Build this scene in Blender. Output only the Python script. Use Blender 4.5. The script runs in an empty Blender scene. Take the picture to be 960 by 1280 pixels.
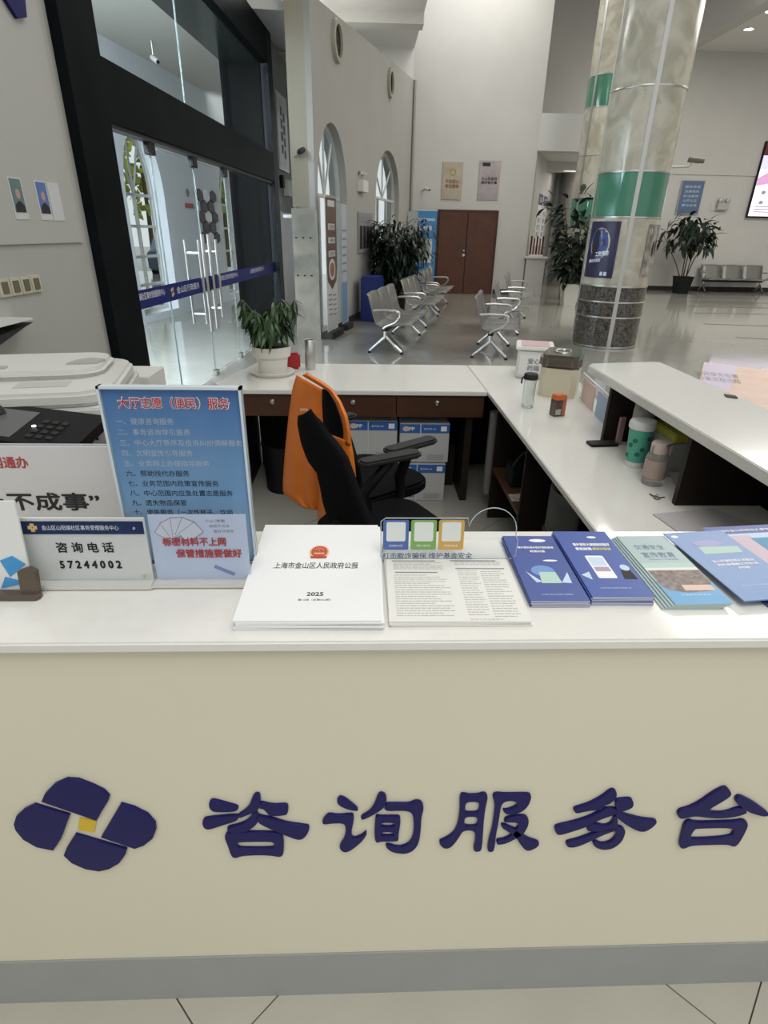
import bpy, bmesh, math, random
from mathutils import Vector, Matrix
random.seed(7)
PI = math.pi
SC = bpy.context.scene
COL = SC.collection
# ------------------------------------------------------------------ camera
F, CX, CY, H = 712.0, 480.0, 640.0, 1.5          # pixels of a 960x1280 frame, eye height in metres
_dn = Vector((452-480, 2090-640, F)).normalized()
_y = Vector((455-480, 290-640, F)); _y = (_y - _dn*_y.dot(_dn)).normalized()
_z = -_dn
_x = _y.cross(_z)
# rows: world axes in camera coordinates (x right, y down, z forward)
cam_d = bpy.data.cameras.new('camera'); cam = bpy.data.objects.new('camera', cam_d); COL.objects.link(cam)
cr = Vector((_x[0], _y[0], _z[0])); cd = Vector((_x[1], _y[1], _z[1])); cf = Vector((_x[2], _y[2], _z[2]))
M = Matrix((( cr[0], -cd[0], -cf[0], 0), (cr[1], -cd[1], -cf[1], 0), (cr[2], -cd[2], -cf[2], H), (0, 0, 0, 1)))
cam.matrix_world = M
cam_d.sensor_fit = 'VERTICAL'; cam_d.sensor_height = 36.0; cam_d.lens = 36.0*F/1280.0
cam_d.clip_start = 0.05; cam_d.clip_end = 300
SC.camera = cam
SC.view_settings.view_transform = 'Standard'; SC.view_settings.look = 'None'
SC.view_settings.gamma = 1.0; SC.view_settings.use_curve_mapping = False
SC.view_settings.exposure = 0.0
# ------------------------------------------------------------------ world and lights
w = bpy.data.worlds.new('sky'); SC.world = w; w.use_nodes = True
bg = w.node_tree.nodes['Background']; bg.inputs[0].default_value = (0.93, 0.97, 1.0, 1); bg.inputs[1].default_value = 0.78
def area(name, loc, sx, sy, power, col=(1, .97, .92), rot=(0, 0, 0)):
    l = bpy.data.lights.new(name, 'AREA'); l.shape = 'RECTANGLE'; l.size = sx; l.size_y = sy; l.energy = power; l.color = col
    o = bpy.data.objects.new(name, l); COL.objects.link(o); o.location = loc; o.rotation_euler = rot
    return o
area('ceiling_lamp_light', (1.3, 4.6, 6.4), 3.0, 3.0, 95)
area('ceiling_lamp_light', (7.2, 10.5, 6.9), 3.0, 6.0, 330)
area('ceiling_lamp_light', (11.0, 12.0, 5.95), 3.0, 5.0, 330)
area('skylight_lamp_light', (2.8, 15.6, 7.3), 2.6, 1.8, 90, (1, .99, .97))
area('clerestory_fill_light', (-1.0, 12.5, 5.3), 1.0, 3.0, 110, (1, 1, 1))  # added fill that brightens the upper left recess
area('ceiling_lamp_light', (0.3, -1.0, 4.6), 2.5, 2.0, 85, (1, .96, .88))
area('alcove_fill_light', (6.4, 19.0, 3.2), 1.2, 2.0, 22)  # added fill so the alcove is not left dark
area('vestibule_daylight_fill', (-3.1, 5.2, 3.6), 1.2, 3.0, 720, (.78, .89, 1), (math.radians(35), 0, 0))  # added lamp kept out of view, stands in for vestibule daylight

# ------------------------------------------------------------------ helpers
def ray(u, v):
    a, b = (u-CX)/F, (v-CY)/F
    return cr*a + cd*b + cf
def pz(u, v, z=0.0):
    d = ray(u, v); t = (z-H)/d.z; return Vector((d.x*t, d.y*t, z))
def py(u, v, y):
    d = ray(u, v); t = y/d.y; return Vector((d.x*t, y, H+d.z*t))
_mats = {}
def mat(name, col, rough=.5, metal=0.0, spec=.5, noise=0.0, nscale=8.0, bump=0.0, bscale=60.0, trans=0.0, emit=0.0, ior=1.45, coat=0.0, alpha=1.0, sheen=0.0):
    if name in _mats: return _mats[name]
    m = bpy.data.materials.new(name); m.use_nodes = True; nt = m.node_tree; p = nt.nodes['Principled BSDF']
    c = tuple(col)+(1,)
    p.inputs['Base Color'].default_value = c; p.inputs['Roughness'].default_value = rough; p.inputs['Metallic'].default_value = metal
    p.inputs['Specular IOR Level'].default_value = spec; p.inputs['Transmission Weight'].default_value = trans; p.inputs['IOR'].default_value = ior
    p.inputs['Coat Weight'].default_value = coat; p.inputs['Alpha'].default_value = alpha
    tc = nt.nodes.new('ShaderNodeTexCoord')
    if noise:
        n = nt.nodes.new('ShaderNodeTexNoise'); n.inputs['Scale'].default_value = nscale; n.inputs['Detail'].default_value = 4
        r = nt.nodes.new('ShaderNodeValToRGB')
        r.color_ramp.elements[0].position = .3; r.color_ramp.elements[1].position = .7
        r.color_ramp.elements[0].color = tuple(max(0, x*(1-noise)) for x in col)+(1,)
        r.color_ramp.elements[1].color = tuple(min(1, x*(1+noise)) for x in col)+(1,)
        nt.links.new(tc.outputs['Object'], n.inputs['Vector']); nt.links.new(n.outputs['Fac'], r.inputs[0]); nt.links.new(r.outputs[0], p.inputs['Base Color'])
    if bump:
        n2 = nt.nodes.new('ShaderNodeTexNoise'); n2.inputs['Scale'].default_value = bscale
        b = nt.nodes.new('ShaderNodeBump'); b.inputs['Strength'].default_value = bump; b.inputs['Distance'].default_value = .01
        nt.links.new(tc.outputs['Object'], n2.inputs['Vector']); nt.links.new(n2.outputs['Fac'], b.inputs['Height']); nt.links.new(b.outputs[0], p.inputs['Normal'])
    if emit:
        p.inputs['Emission Color'].default_value = c; p.inputs['Emission Strength'].default_value = emit
    _mats[name] = m
    return m
class MB:
    def __init__(s): s.b = bmesh.new()
    def box(s, x0, x1, y0, y1, z0, z1, m=None):
        v = [s.b.verts.new(p) for p in ((x0,y0,z0),(x1,y0,z0),(x1,y1,z0),(x0,y1,z0),(x0,y0,z1),(x1,y0,z1),(x1,y1,z1),(x0,y1,z1))]
        if m is not None:
            for q in v: q.co = m @ q.co
        for f in ((0,3,2,1),(4,5,6,7),(0,1,5,4),(1,2,6,5),(2,3,7,6),(3,0,4,7)): s.b.faces.new([v[i] for i in f])
        return s
    def rbox(s, x0, x1, y0, y1, z0, z1, r=.01, n=3, m=None):       # vertical edges rounded
        pts = []
        for cx, cy, a in ((x1-r, y0+r, -PI/2), (x1-r, y1-r, 0), (x0+r, y1-r, PI/2), (x0+r, y0+r, PI)):
            for i in range(n+1):
                t = a+PI/2*i/n; pts.append((cx+r*math.cos(t), cy+r*math.sin(t)))
        return s.prism(pts, z0, z1, m)
    def prism(s, pts, z0, z1, m=None):                              # pts ccw in xy
        a = [s.b.verts.new((p[0], p[1], z0)) for p in pts]; c = [s.b.verts.new((p[0], p[1], z1)) for p in pts]
        if m is not None:
            for q in a+c: q.co = m @ q.co
        n = len(pts)
        s.b.faces.new(a[::-1]); s.b.faces.new(c)
        for i in range(n): s.b.faces.new((a[i], a[(i+1)%n], c[(i+1)%n], c[i]))
        return s
    def tube(s, pts, r, n=8, cap=True):
        P = [Vector(p) for p in pts]; rings = []
        up = Vector((0, 0, 1)); prev = None
        for i, p in enumerate(P):
            d = (P[min(i+1, len(P)-1)]-P[max(i-1, 0)]).normalized()
            if prev is None:
                a = d.cross(up) if abs(d.z) < .95 else d.cross(Vector((1, 0, 0)))
            else: a = prev - d*prev.dot(d)
            a.normalize(); prev = a; b = d.cross(a)
            rr = r[i] if isinstance(r, (list, tuple)) else r
            rings.append([s.b.verts.new(p+(a*math.cos(2*PI*k/n)+b*math.sin(2*PI*k/n))*rr) for k in range(n)])
        for i in range(len(rings)-1):
            for k in range(n): s.b.faces.new((rings[i][k], rings[i][(k+1)%n], rings[i+1][(k+1)%n], rings[i+1][k]))
        if cap: s.b.faces.new(rings[0][::-1]); s.b.faces.new(rings[-1])
        return s
    def lathe(s, prof, n=24, c=(0, 0, 0), a0=0, a1=2*PI):
        full = abs(a1-a0-2*PI) < 1e-6; cols = []
        m = n if full else n+1
        for k in range(m):
            t = a0+(a1-a0)*k/n
            cols.append([s.b.verts.new((c[0]+max(r, 1e-4)*math.cos(t), c[1]+max(r, 1e-4)*math.sin(t), c[2]+z)) for r, z in prof])
        for k in range(n):
            A, B = cols[k], cols[(k+1) % m]
            for i in range(len(prof)-1): s.b.faces.new((A[i], B[i], B[i+1], A[i+1]))
        return s
    def grid(s, rows):                                              # rows of points
        V = [[s.b.verts.new(p) for p in r] for r in rows]
        for i in range(len(V)-1):
            for j in range(len(V[0])-1): s.b.faces.new((V[i][j], V[i][j+1], V[i+1][j+1], V[i+1][j]))
        return s
    def face(s, pts): s.b.faces.new([s.b.verts.new(p) for p in pts]); return s
    def build(s, name, m, parent=None, smooth=False, bevel=0, solid=0, loc=None, rot=None, subd=0):
        bmesh.ops.recalc_face_normals(s.b, faces=s.b.faces)
        if bevel:
            es = [e for e in s.b.edges if len(e.link_faces) == 2 and e.calc_face_angle(0) > .6]
            bmesh.ops.bevel(s.b, geom=es, offset=bevel, segments=2, affect='EDGES', clamp_overlap=True)
        me = bpy.data.meshes.new(name); s.b.to_mesh(me); s.b.free()
        if smooth:
            for p in me.polygons: p.use_smooth = True
        return link(name, me, m, parent, loc, rot, smooth, solid, subd)
def link(name, me, m, parent=None, loc=None, rot=None, smooth=False, solid=0, subd=0):
    o = bpy.data.objects.new(name, me); COL.objects.link(o)
    if m is not None and not me.materials: me.materials.append(m)
    if parent: o.parent = parent
    if loc is not None: o.location = loc
    if rot is not None: o.rotation_euler = rot
    if solid:
        k = o.modifiers.new('solid', 'SOLIDIFY'); k.thickness = solid; k.offset = 0
    if subd:
        k = o.modifiers.new('sub', 'SUBSURF'); k.levels = subd; k.render_levels = subd
    if smooth and not subd:
        k = me.attributes.get('sharp_edge')
        me.set_sharp_from_angle(angle=.7)
    return o
def tag(o, label, cat, group=None):
    o['label'] = label; o['category'] = cat
    if group: o['group'] = group
    return o
def thing(name, label, cat, loc=(0, 0, 0), rz=0.0, group=None):
    o = bpy.data.objects.new(name, None); COL.objects.link(o); o.location = loc; o.rotation_euler = (0, 0, rz); o.empty_display_size = .1
    return tag(o, label, cat, group)
def struct(o): o['kind'] = 'structure'; return o
def stuff(o): o['kind'] = 'stuff'; return o
def dup(root, loc, rz=None, label=None, group=None):
    r = root.copy(); COL.objects.link(r); r.location = loc
    if rz is not None: r.rotation_euler = (r.rotation_euler[0], r.rotation_euler[1], rz)
    if label: r['label'] = label
    if group: r['group'] = group
    for ch in list(root.children):
        c = ch.copy(); COL.objects.link(c); c.parent = r
        for g in list(ch.children):
            k = g.copy(); COL.objects.link(k); k.parent = c
    return r
def curve_mesh(loops, ext, bev=0.0, smooth_iter=0):
    """closed 2-D loops (outline + holes) -> mesh, extruded by +-ext"""
    c = bpy.data.curves.new('outline', 'CURVE'); c.dimensions = '2D'; c.fill_mode = 'BOTH'; c.extrude = ext; c.bevel_depth = bev; c.bevel_resolution = 1; c.offset = -bev-(.0010 if bev else 0)
    for pts in loops:
        for _ in range(smooth_iter):
            q = []
            for i in range(len(pts)):
                a, b = pts[i], pts[(i+1) % len(pts)]
                q += [(a[0]*.75+b[0]*.25, a[1]*.75+b[1]*.25), (a[0]*.25+b[0]*.75, a[1]*.25+b[1]*.75)]
            pts = q
        s = c.splines.new('POLY'); s.points.add(len(pts)-1)
        for k, p in enumerate(pts): s.points[k].co = (p[0], p[1], 0, 1)
        s.use_cyclic_u = True
    o = bpy.data.objects.new('tmp', c); COL.objects.link(o)
    me = bpy.data.meshes.new_from_object(o.evaluated_get(bpy.context.evaluated_depsgraph_get()))
    bpy.data.objects.remove(o); bpy.data.curves.remove(c)
    return me
_tc = {}
def text(body, w, h, m, parent, loc, rot=(0, 0, 0), name='lettering', bold=0.0, align='C', ext=0.0):
    """flat lettering fitted to a w x h box (w or h may be None)"""
    boldr = bold*.9; bold = 0.0
    key = (body, bold, ext)
    if key not in _tc:
        c = bpy.data.curves.new('t', 'FONT'); c.body = body; c.resolution_u = 2; c.offset = bold; c.extrude = ext; c.space_line = 1.15
        o = bpy.data.objects.new('t', c); COL.objects.link(o)
        me = bpy.data.meshes.new_from_object(o.evaluated_get(bpy.context.evaluated_depsgraph_get()))
        bpy.data.objects.remove(o); bpy.data.curves.remove(c)
        _tc[key] = me
    me = _tc[key].copy(); me.materials.clear(); me.materials.append(m)
    if boldr:
        bm = bmesh.new()
        for k in range(5 if boldr < .04 else 8):
            q = me.copy(); a = 2*PI*k/(5 if boldr < .04 else 8); q.transform(Matrix.Translation((boldr*math.cos(a), boldr*math.sin(a), k*.000025))); bm.from_mesh(q); bpy.data.meshes.remove(q)
        bm.to_mesh(me); bm.free()
    xs = [v.co.x for v in me.vertices]; ys = [v.co.y for v in me.vertices]
    bw, bh = max(xs)-min(xs), max(ys)-min(ys)
    sx = w/bw if w else h/bh; sy = h/bh if h else w/bw
    ox = (max(xs)+min(xs))/2 if align == 'C' else min(xs)
    oy = (max(ys)+min(ys))/2
    for v in me.vertices: v.co = Vector(((v.co.x-ox)*sx, (v.co.y-oy)*sy, v.co.z))
    me.name = name
    o = bpy.data.objects.new(name, me); COL.objects.link(o); o.parent = parent; o.location = loc; o.rotation_euler = rot
    return o
UP = (PI/2, 0, 0)

# ------------------------------------------------------------------ materials
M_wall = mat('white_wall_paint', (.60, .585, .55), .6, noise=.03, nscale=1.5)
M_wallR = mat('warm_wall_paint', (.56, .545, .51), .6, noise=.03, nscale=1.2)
M_wallL = mat('wall_paint_shade_tinted', (.41, .405, .372), .6, noise=.03, nscale=1.5)  # wall paint darkened so the left walls carry their shade in the colour
M_beam = mat('beam_paint', (.66, .65, .62), .6)
M_ceil = mat('ceiling_paint', (.74, .73, .70), .7)
M_vest = mat('cool_white_paint', (.70, .73, .76), .6, noise=.02)
M_blackmetal = mat('black_metal_frame', (.008, .010, .011), .4, spec=.2, noise=.2, nscale=3, ior=1.12)
M_dark = mat('dark_interior', (.02, .017, .015), .6)
M_darkgrey = mat('dark_grey_stone', (.04, .04, .042), .4, spec=.25)
M_glass = mat('clear_glass', (.93, .97, .96), .0, trans=1.0, ior=1.02, spec=.5)
M_chrome = mat('brushed_chrome', (.60, .59, .57), .28, metal=1)
M_chrome2 = mat('satin_steel', (.55, .54, .51), .35, metal=1)
M_blue = mat('navy_blue_film', (.012, .018, .14), .5, spec=.2)
M_white = mat('white_plastic', (.72, .71, .68), .4)
M_stone = mat('white_quartz_top', (.77, .755, .71), .12, noise=.015, nscale=40, coat=.2)
M_panel = mat('cream_lacquer_panel', (.74, .69, .535), .38, noise=.02, nscale=1.5)
M_kick = mat('grey_kick_board', (.33, .335, .32), .45, noise=.03)
M_letter = mat('navy_acrylic', (.012, .010, .095), .3, spec=.25)
M_yellow = mat('yellow_acrylic', (.72, .48, .03), .35)
M_wood = mat('dark_walnut_board', (.075, .033, .018), .35, noise=.25, nscale=3)
M_wood2 = mat('black_brown_board', (.018, .012, .010), .5, spec=.3, noise=.2, nscale=4)
M_door = mat('red_brown_door_wood', (.095, .034, .016), .35, noise=.15, nscale=4)
M_paper = mat('white_paper', (.80, .80, .80), .6)
M_ink = mat('black_ink', (.02, .02, .022), .6)
M_grey_ink = mat('grey_ink', (.25, .26, .27), .6)
M_red = mat('red_ink', (.55, .03, .04), .5)
M_redprint = mat('brick_red_ink', (.40, .05, .05), .5)
M_gold = mat('gold_ink', (.75, .5, .2), .5)
M_whiteink = mat('white_ink', (.85, .86, .88), .5)
M_black = mat('black_plastic', (.006, .006, .007), .5, spec=.3)
M_blackfab = mat('black_mesh_fabric', (.004, .004, .005), .9, spec=.15, bump=.3, bscale=300)
M_greyplast = mat('dark_grey_plastic', (.03, .03, .03), .6, spec=.3)
M_seat = mat('perforated_grey_steel', (.235, .23, .215), .38, metal=.4, bump=.15, bscale=120)
M_leaf = mat('dark_green_leaf', (.025, .055, .018), .35, noise=.35, nscale=5)
M_leaf2 = mat('deep_green_leaf', (.010, .022, .011), .35, noise=.3, nscale=4)
M_leaf_s = mat('bright_green_leaf', (.034, .075, .022), .3, noise=.45, nscale=15)
M_stem = mat('brown_stem', (.08, .055, .03), .8)
M_soil = mat('dark_soil', (.03, .02, .012), .9)
M_pot = mat('white_ceramic_pot', (.70, .67, .61), .4)
M_acr = mat('clear_acrylic', (.95, .97, .98), .02, trans=1.0, ior=1.04)
M_edge = mat('pale_edge_acrylic', (.60, .66, .70), .3)
M_paleink = mat('pale_grey_ink', (.52, .58, .62), .5)
M_frost = mat('frosted_acrylic', (.75, .79, .83), .25, trans=.55, ior=1.1)

# polished floor with faint diagonal tile joints
def floor_mat():
    m = bpy.data.materials.new('polished_floor_tile'); m.use_nodes = True; nt = m.node_tree; p = nt.nodes['Principled BSDF']
    tc = nt.nodes.new('ShaderNodeTexCoord'); mp = nt.nodes.new('ShaderNodeMapping'); mp.inputs['Rotation'].default_value = (0, 0, PI/4)
    br = nt.nodes.new('ShaderNodeTexBrick'); br.offset = 0; br.inputs['Scale'].default_value = 1
    br.inputs['Brick Width'].default_value = .76; br.inputs['Row Height'].default_value = .76; br.inputs['Mortar Size'].default_value = .0025
    br.inputs['Color1'].default_value = (.39, .38, .335, 1); br.inputs['Color2'].default_value = (.375, .365, .32, 1); br.inputs['Mortar'].default_value = (.23, .22, .20, 1)
    n = nt.nodes.new('ShaderNodeTexNoise'); n.inputs['Scale'].default_value = 1.2; n.inputs['Detail'].default_value = 6
    mx = nt.nodes.new('ShaderNodeMixRGB'); mx.blend_type = 'MULTIPLY'; mx.inputs[0].default_value = .25
    nt.links.new(tc.outputs['Object'], mp.inputs[0]); nt.links.new(mp.outputs[0], br.inputs['Vector']); nt.links.new(tc.outputs['Object'], n.inputs['Vector'])
    nt.links.new(br.outputs['Color'], mx.inputs[1]); nt.links.new(n.outputs['Fac'], mx.inputs[2]); nt.links.new(mx.outputs[0], p.inputs['Base Color'])
    p.inputs['Roughness'].default_value = .09; p.inputs['Specular IOR Level'].default_value = .75
    return m
M_floor = floor_mat()
M_tile = mat('beige_floor_tile', (.47, .45, .38), .3, noise=.04, nscale=6)
def marble(name, c1, c2, sc, rough=.2):
    m = bpy.data.materials.new(name); m.use_nodes = True; nt = m.node_tree; p = nt.nodes['Principled BSDF']
    tc = nt.nodes.new('ShaderNodeTexCoord'); n = nt.nodes.new('ShaderNodeTexNoise'); n.inputs['Scale'].default_value = sc; n.inputs['Detail'].default_value = 8; n.inputs['Distortion'].default_value = 1.2
    r = nt.nodes.new('ShaderNodeValToRGB'); r.color_ramp.elements[0].position = .38; r.color_ramp.elements[1].position = .62
    r.color_ramp.elements[0].color = c1+(1,); r.color_ramp.elements[1].color = c2+(1,)
    nt.links.new(tc.outputs['Object'], n.inputs['Vector']); nt.links.new(n.outputs['Fac'], r.inputs[0]); nt.links.new(r.outputs[0], p.inputs['Base Color'])
    p.inputs['Roughness'].default_value = rough
    return m
M_marD = marble('brown_marble', (.03, .026, .022), (.15, .13, .11), 24)
M_marC = marble('cream_marble', (.41, .385, .30), (.56, .53, .435), 3.5, .18)
M_marG = mat('green_lacquered_glass', (.065, .22, .14), .12, coat=.3, noise=.06, nscale=3)
M_marP = marble('grey_beige_marble', (.30, .285, .24), (.37, .35, .30), 3, .3)

# ------------------------------------------------------------------ floor and shell
fl = MB().prism([(-16, .70), (15, .70), (15, 24), (-16, 24)], -.1, 0).build('floor', M_floor); struct(fl)
struct(MB().box(-16, 15, -6, .70, -.1, -.006).build('floor', mat('floor_grout', (.12, .115, .10), .9)))
front_floor = bpy.data.objects['floor.001']
# the tiles in front of the counter, laid diagonally, cut along the counter
def clip(poly, a, b, c):                                            # keep a*x+b*y<=c
    out = []
    for i in range(len(poly)):
        p, q = poly[i], poly[(i+1) % len(poly)]
        dp, dq = a*p[0]+b*p[1]-c, a*q[0]+b*q[1]-c
        if dp <= 0: out.append(p)
        if dp*dq < 0:
            t = dp/(dp-dq); out.append((p[0]+(q[0]-p[0])*t, p[1]+(q[1]-p[1])*t))
    return out
S2 = math.sqrt(2); step = .765*S2; g = .0016*S2
for i in range(-5, 6):
    for j in range(-5, 6):
        s0, s1 = .254+step*i+g, .254+step*(i+1)-g; d0, d1 = -.842+step*j+g, -.842+step*(j+1)-g
        P_ = [((s+d)/2, (s-d)/2) for s, d in ((s0, d0), (s1, d0), (s1, d1), (s0, d1))]
        if not any(-1.9 < p[0] < 2.0 and -1.2 < p[1] < 1.6 for p in P_): continue
        for q in ((0, 1, .70), (0, -1, 1.5), (1, 0, 2.6), (-1, 0, 2.6)): P_ = clip(P_, *q) if P_ else P_
        if len(P_) < 3: continue
        A = sum(P_[k][0]*P_[(k+1) % len(P_)][1]-P_[(k+1) % len(P_)][0]*P_[k][1] for k in range(len(P_)))
        if abs(A) < .004: continue
        if A < 0: P_ = P_[::-1]
        MB().prism(P_, -.006, 0).build('floor_tile', M_tile, front_floor)

GP, GD = Vector((-1.581, 8.003, 0)), Vector((.0795, .9968, 0)).normalized()     # plane of the glass door wall
GN = Vector((GD.y, -GD.x, 0))                                                   # towards the hall
def gmat(P, D): return Matrix(((D.x, 0, D.y, P.x), (D.y, 0, -D.x, P.y), (0, 1, 0, 0), (0, 0, 0, 1)))   # local (t, z, out) -> world
def onp(u, v, P, D):
    n = Vector((D.y, -D.x, 0)); r = ray(u, v); t = n.dot(P-Vector((0, 0, H)))/n.dot(r); p = r*t+Vector((0, 0, H))
    return ((p-P).dot(D), p.z)
MG = gmat(GP, GD)
def wall_piece(name, M_, mats, loops, th, kind=True, parent=None):
    me = curve_mesh(loops, th/2); me.transform(Matrix.Translation((0, 0, -th/2))); me.transform(M_)
    o = link(name, me, mats, parent)
    if kind: struct(o)
    return o
def rect(a, b, c, d): return [(a, c), (b, c), (b, d), (a, d)]
# near left wall with the opening of the glass doors
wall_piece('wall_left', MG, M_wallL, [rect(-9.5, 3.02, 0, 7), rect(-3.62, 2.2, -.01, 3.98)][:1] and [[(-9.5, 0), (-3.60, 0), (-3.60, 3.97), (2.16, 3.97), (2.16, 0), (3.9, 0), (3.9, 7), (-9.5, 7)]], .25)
# pier between the doors and the far left wall
MB().box(-1.0, -.70, 9.12, 9.35, 1.8, 7).build('trim_1', mat('beige_pier_paint', (.31, .28, .215), .5)); struct(bpy.data.objects['trim_1'])
pb = MB().box(-1.02, -.66, 9.08, 9.38, 0, 1.78).build('trim_2', M_marP); struct(pb)
me_ = wall_piece('trim_3', MG, M_marP, [[(2.29, 0), (3.9, 0), (3.9, 1.77), (2.29, 1.77)]], .03)
me_.location = GN*.035
# far left wall with two arched openings and two round windows
LP, LD = Vector((-.68, 9.1, 0)), Vector((.2315, .9728, 0)).normalized(); ML = gmat(LP, LD)
def arch(t0, t1, zs, zt, n=9, z0=0.0):
    c = (t0+t1)/2; r = (t1-t0)/2
    return [(t0, z0), (t1, z0)]+[(c+r*math.cos(PI*k/(2*n)), zs+(zt-zs)*math.sin(PI*k/(2*n))) for k in range(0, 2*n+1)]
def ell(cx, cy, a, b, n=20): return [(cx+a*math.cos(2*PI*k/n), cy+b*math.sin(2*PI*k/n)) for k in range(n)]
A1 = (.12, 1.72, 1.98, 2.92); A2 = (3.95, 6.55, 2.15, 3.05)
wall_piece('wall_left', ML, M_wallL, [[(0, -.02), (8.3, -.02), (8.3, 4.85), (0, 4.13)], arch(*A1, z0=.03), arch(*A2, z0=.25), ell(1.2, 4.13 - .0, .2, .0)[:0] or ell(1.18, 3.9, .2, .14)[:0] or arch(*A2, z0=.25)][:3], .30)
for k, (c, z) in enumerate(((1.19, 3.93), (5.15, 4.2))):
    rw = MB().lathe([(.0, 0), (.17, 0), (.17, .02), (.22, .02), (.22, .05), (.24, .05), (.24, 0)], 28).build('window_%d' % (3+k), mat('dark_round_glass', (.10, .09, .07), .15), None, True)
    rw.matrix_world = ML @ Matrix.Translation((c, z, 0)); struct(rw)
    rf = MB().lathe([(.19, .0), (.19, .055), (.25, .055), (.25, .0)], 28).build('window_frame', mat('beige_trim', (.42, .39, .32), .5), rw, True)
# window frames of the arches
def arch_window(name, M_, A, z0, mull, rails, fan, mframe, depth=-.12, thick=.045):
    t0, t1, zs, zt = A
    o = wall_piece(name, M_ @ Matrix.Translation((0, 0, depth)), mframe, [arch(t0, t1, zs, zt, z0=z0), arch(t0+.06, t1-.06, zs, zt-.06, z0=z0+.06)], .06)
    b = MB()
    gl = wall_piece('pane', M_ @ Matrix.Translation((0, 0, depth-.02)), M_glass, [arch(t0+.05, t1-.05, zs, zt-.05, z0=z0+.05)], .006, False, o)
    c = (t0+t1)/2; r = (t1-t0)/2
    for f in mull:
        x = t0+(t1-t0)*f
        bb = MB().box(x-thick/2, x+thick/2, z0, zs, depth-.055, depth-.005, M_); bb.build('mullion', mframe, o)
    for z in rails: MB().box(t0, t1, z-thick/2, z+thick/2, depth-.055, depth-.005, M_).build('glazing_bar', mframe, o)
    for a in fan:
        e = (c+r*math.cos(a), zs+(zt-zs)*math.sin(a))
        p = [M_ @ Vector((c, zs, depth-.03)), M_ @ Vector((e[0], e[1], depth-.03))]
        MB().tube(p, thick*.42, 6).build('fan_bar', mframe, o)
    return o
M_wframe = mat('white_window_frame', (.62, .62, .60), .4)
arch_window('window_1', ML, A1, .03, (.30, .62), (1.98, ), (PI/3.2, PI/2, PI*2/3), M_wframe)
arch_window('window_2', ML, A2, .25, (.33, .66), (2.15, 1.6, 1.05), (PI/4, PI/2, PI*3/4), M_wframe)
# baseboard along the far left wall
for k, (a, b) in enumerate(((1.75, 3.9), (6.6, 8.0))):
    o = MB().box(a, b, 0, .12, .001, .02, ML).build('baseboard_left', M_darkgrey); struct(o)
# upper left recess: ledge, beam and higher ceiling
struct(MB().prism([(-2.9, 9.2), (-.9, 9.4), (-.1, 12.6), (.25, 14.0), (-2.9, 14.0)], 4.02, 4.12).build('ceiling', M_ceil))
struct(MB().box(-3.0, 1.19, 17.0, 17.2, 4.12, 5.6).build('wall_back', M_ceil))
struct(MB().box(-4, 1.19, 8.0, 17.2, 5.45, 5.6).build('ceiling', M_ceil))
struct(MB().box(-3.0, -2.9, 9.0, 17, 4.12, 5.45).build('wall_left', M_ceil))
struct(MB().box(-2.9, 1.19, 14.5, 14.9, 5.25, 5.45).build('trim_4', M_beam))
struct(MB().box(-2.9, 1.19, 11.4, 11.8, 5.25, 5.45).build('trim_5', M_beam))
# back wall with the brown door
wb = MB(); wb.box(1.19, 4.43, 17.0, 17.3, 0, 9); wb.build('wall_back', M_wall); struct(bpy.data.objects['wall_back.001'])
struct(MB().box(4.43, 5.95, 17.0, 17.3, 3.44, 4.24).build('trim_6', M_beam))
struct(MB().box(3.62, 4.43, 16.97, 17.0, 0, .12).build('baseboard_back', M_darkgrey))
d = MB().box(1.93, 3.57, 16.93, 16.99, 0, 2.07).build('door_2', mat('dark_door_frame', (.06, .022, .012), .4)); struct(d)
for x0, x1 in ((2.0, 2.735), (2.765, 3.5)):
    dl = MB().box(x0, x1, 16.90, 16.93, .01, 2.0).build('door_leaf', M_door, d, bevel=.005)
for z, r_ in ((.98, .035), (1.09, .022)):
    for x in (2.70,):
        MB().lathe([(0, 0), (r_, 0), (r_, .03), (0, .035)], 14).build('door_lock', M_chrome, d, True, loc=(x, 16.90, z), rot=(PI/2, 0, 0))
# alcove beside the back wall
a_dir = Vector((math.sin(math.radians(23)), math.cos(math.radians(23)), 0))
MA = gmat(Vector((4.50, 17.15, 0)), a_dir)
struct(MB().box(0, 5.2, 0, 3.6, -.15, 0, MA).build('wall_left', M_wallR))
struct(MB().box(5.9, 9.5, 21.6, 21.8, 0, 3.6).build('wall_back', M_wallR))
struct(MB().box(4.43, 6.5, 17.3, 21.8, 3.42, 3.6).build('ceiling', M_ceil))
struct(MB().box(6.5, 6.6, 19.3, 21.8, 0, 3.6).build('wall_right', M_wallR))
struct(MB().tube([(1.235, 16.96, .1), (1.235, 16.96, 4.82)], .035, 8).build('trim_11', mat('grey_trunking', (.34, .33, .30), .5)))
MB().box(4.46, 4.98, 16.95, 17.25, 0, .93).build('low_wall', M_wall); MB().box(4.40, 5.03, 16.9, 17.3, .93, .98).build('ledge', M_stone, bpy.data.objects['low_wall'])
tag(bpy.data.objects['low_wall'], 'low white wall stub with a flat ledge at the alcove opening', 'partition')
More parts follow.
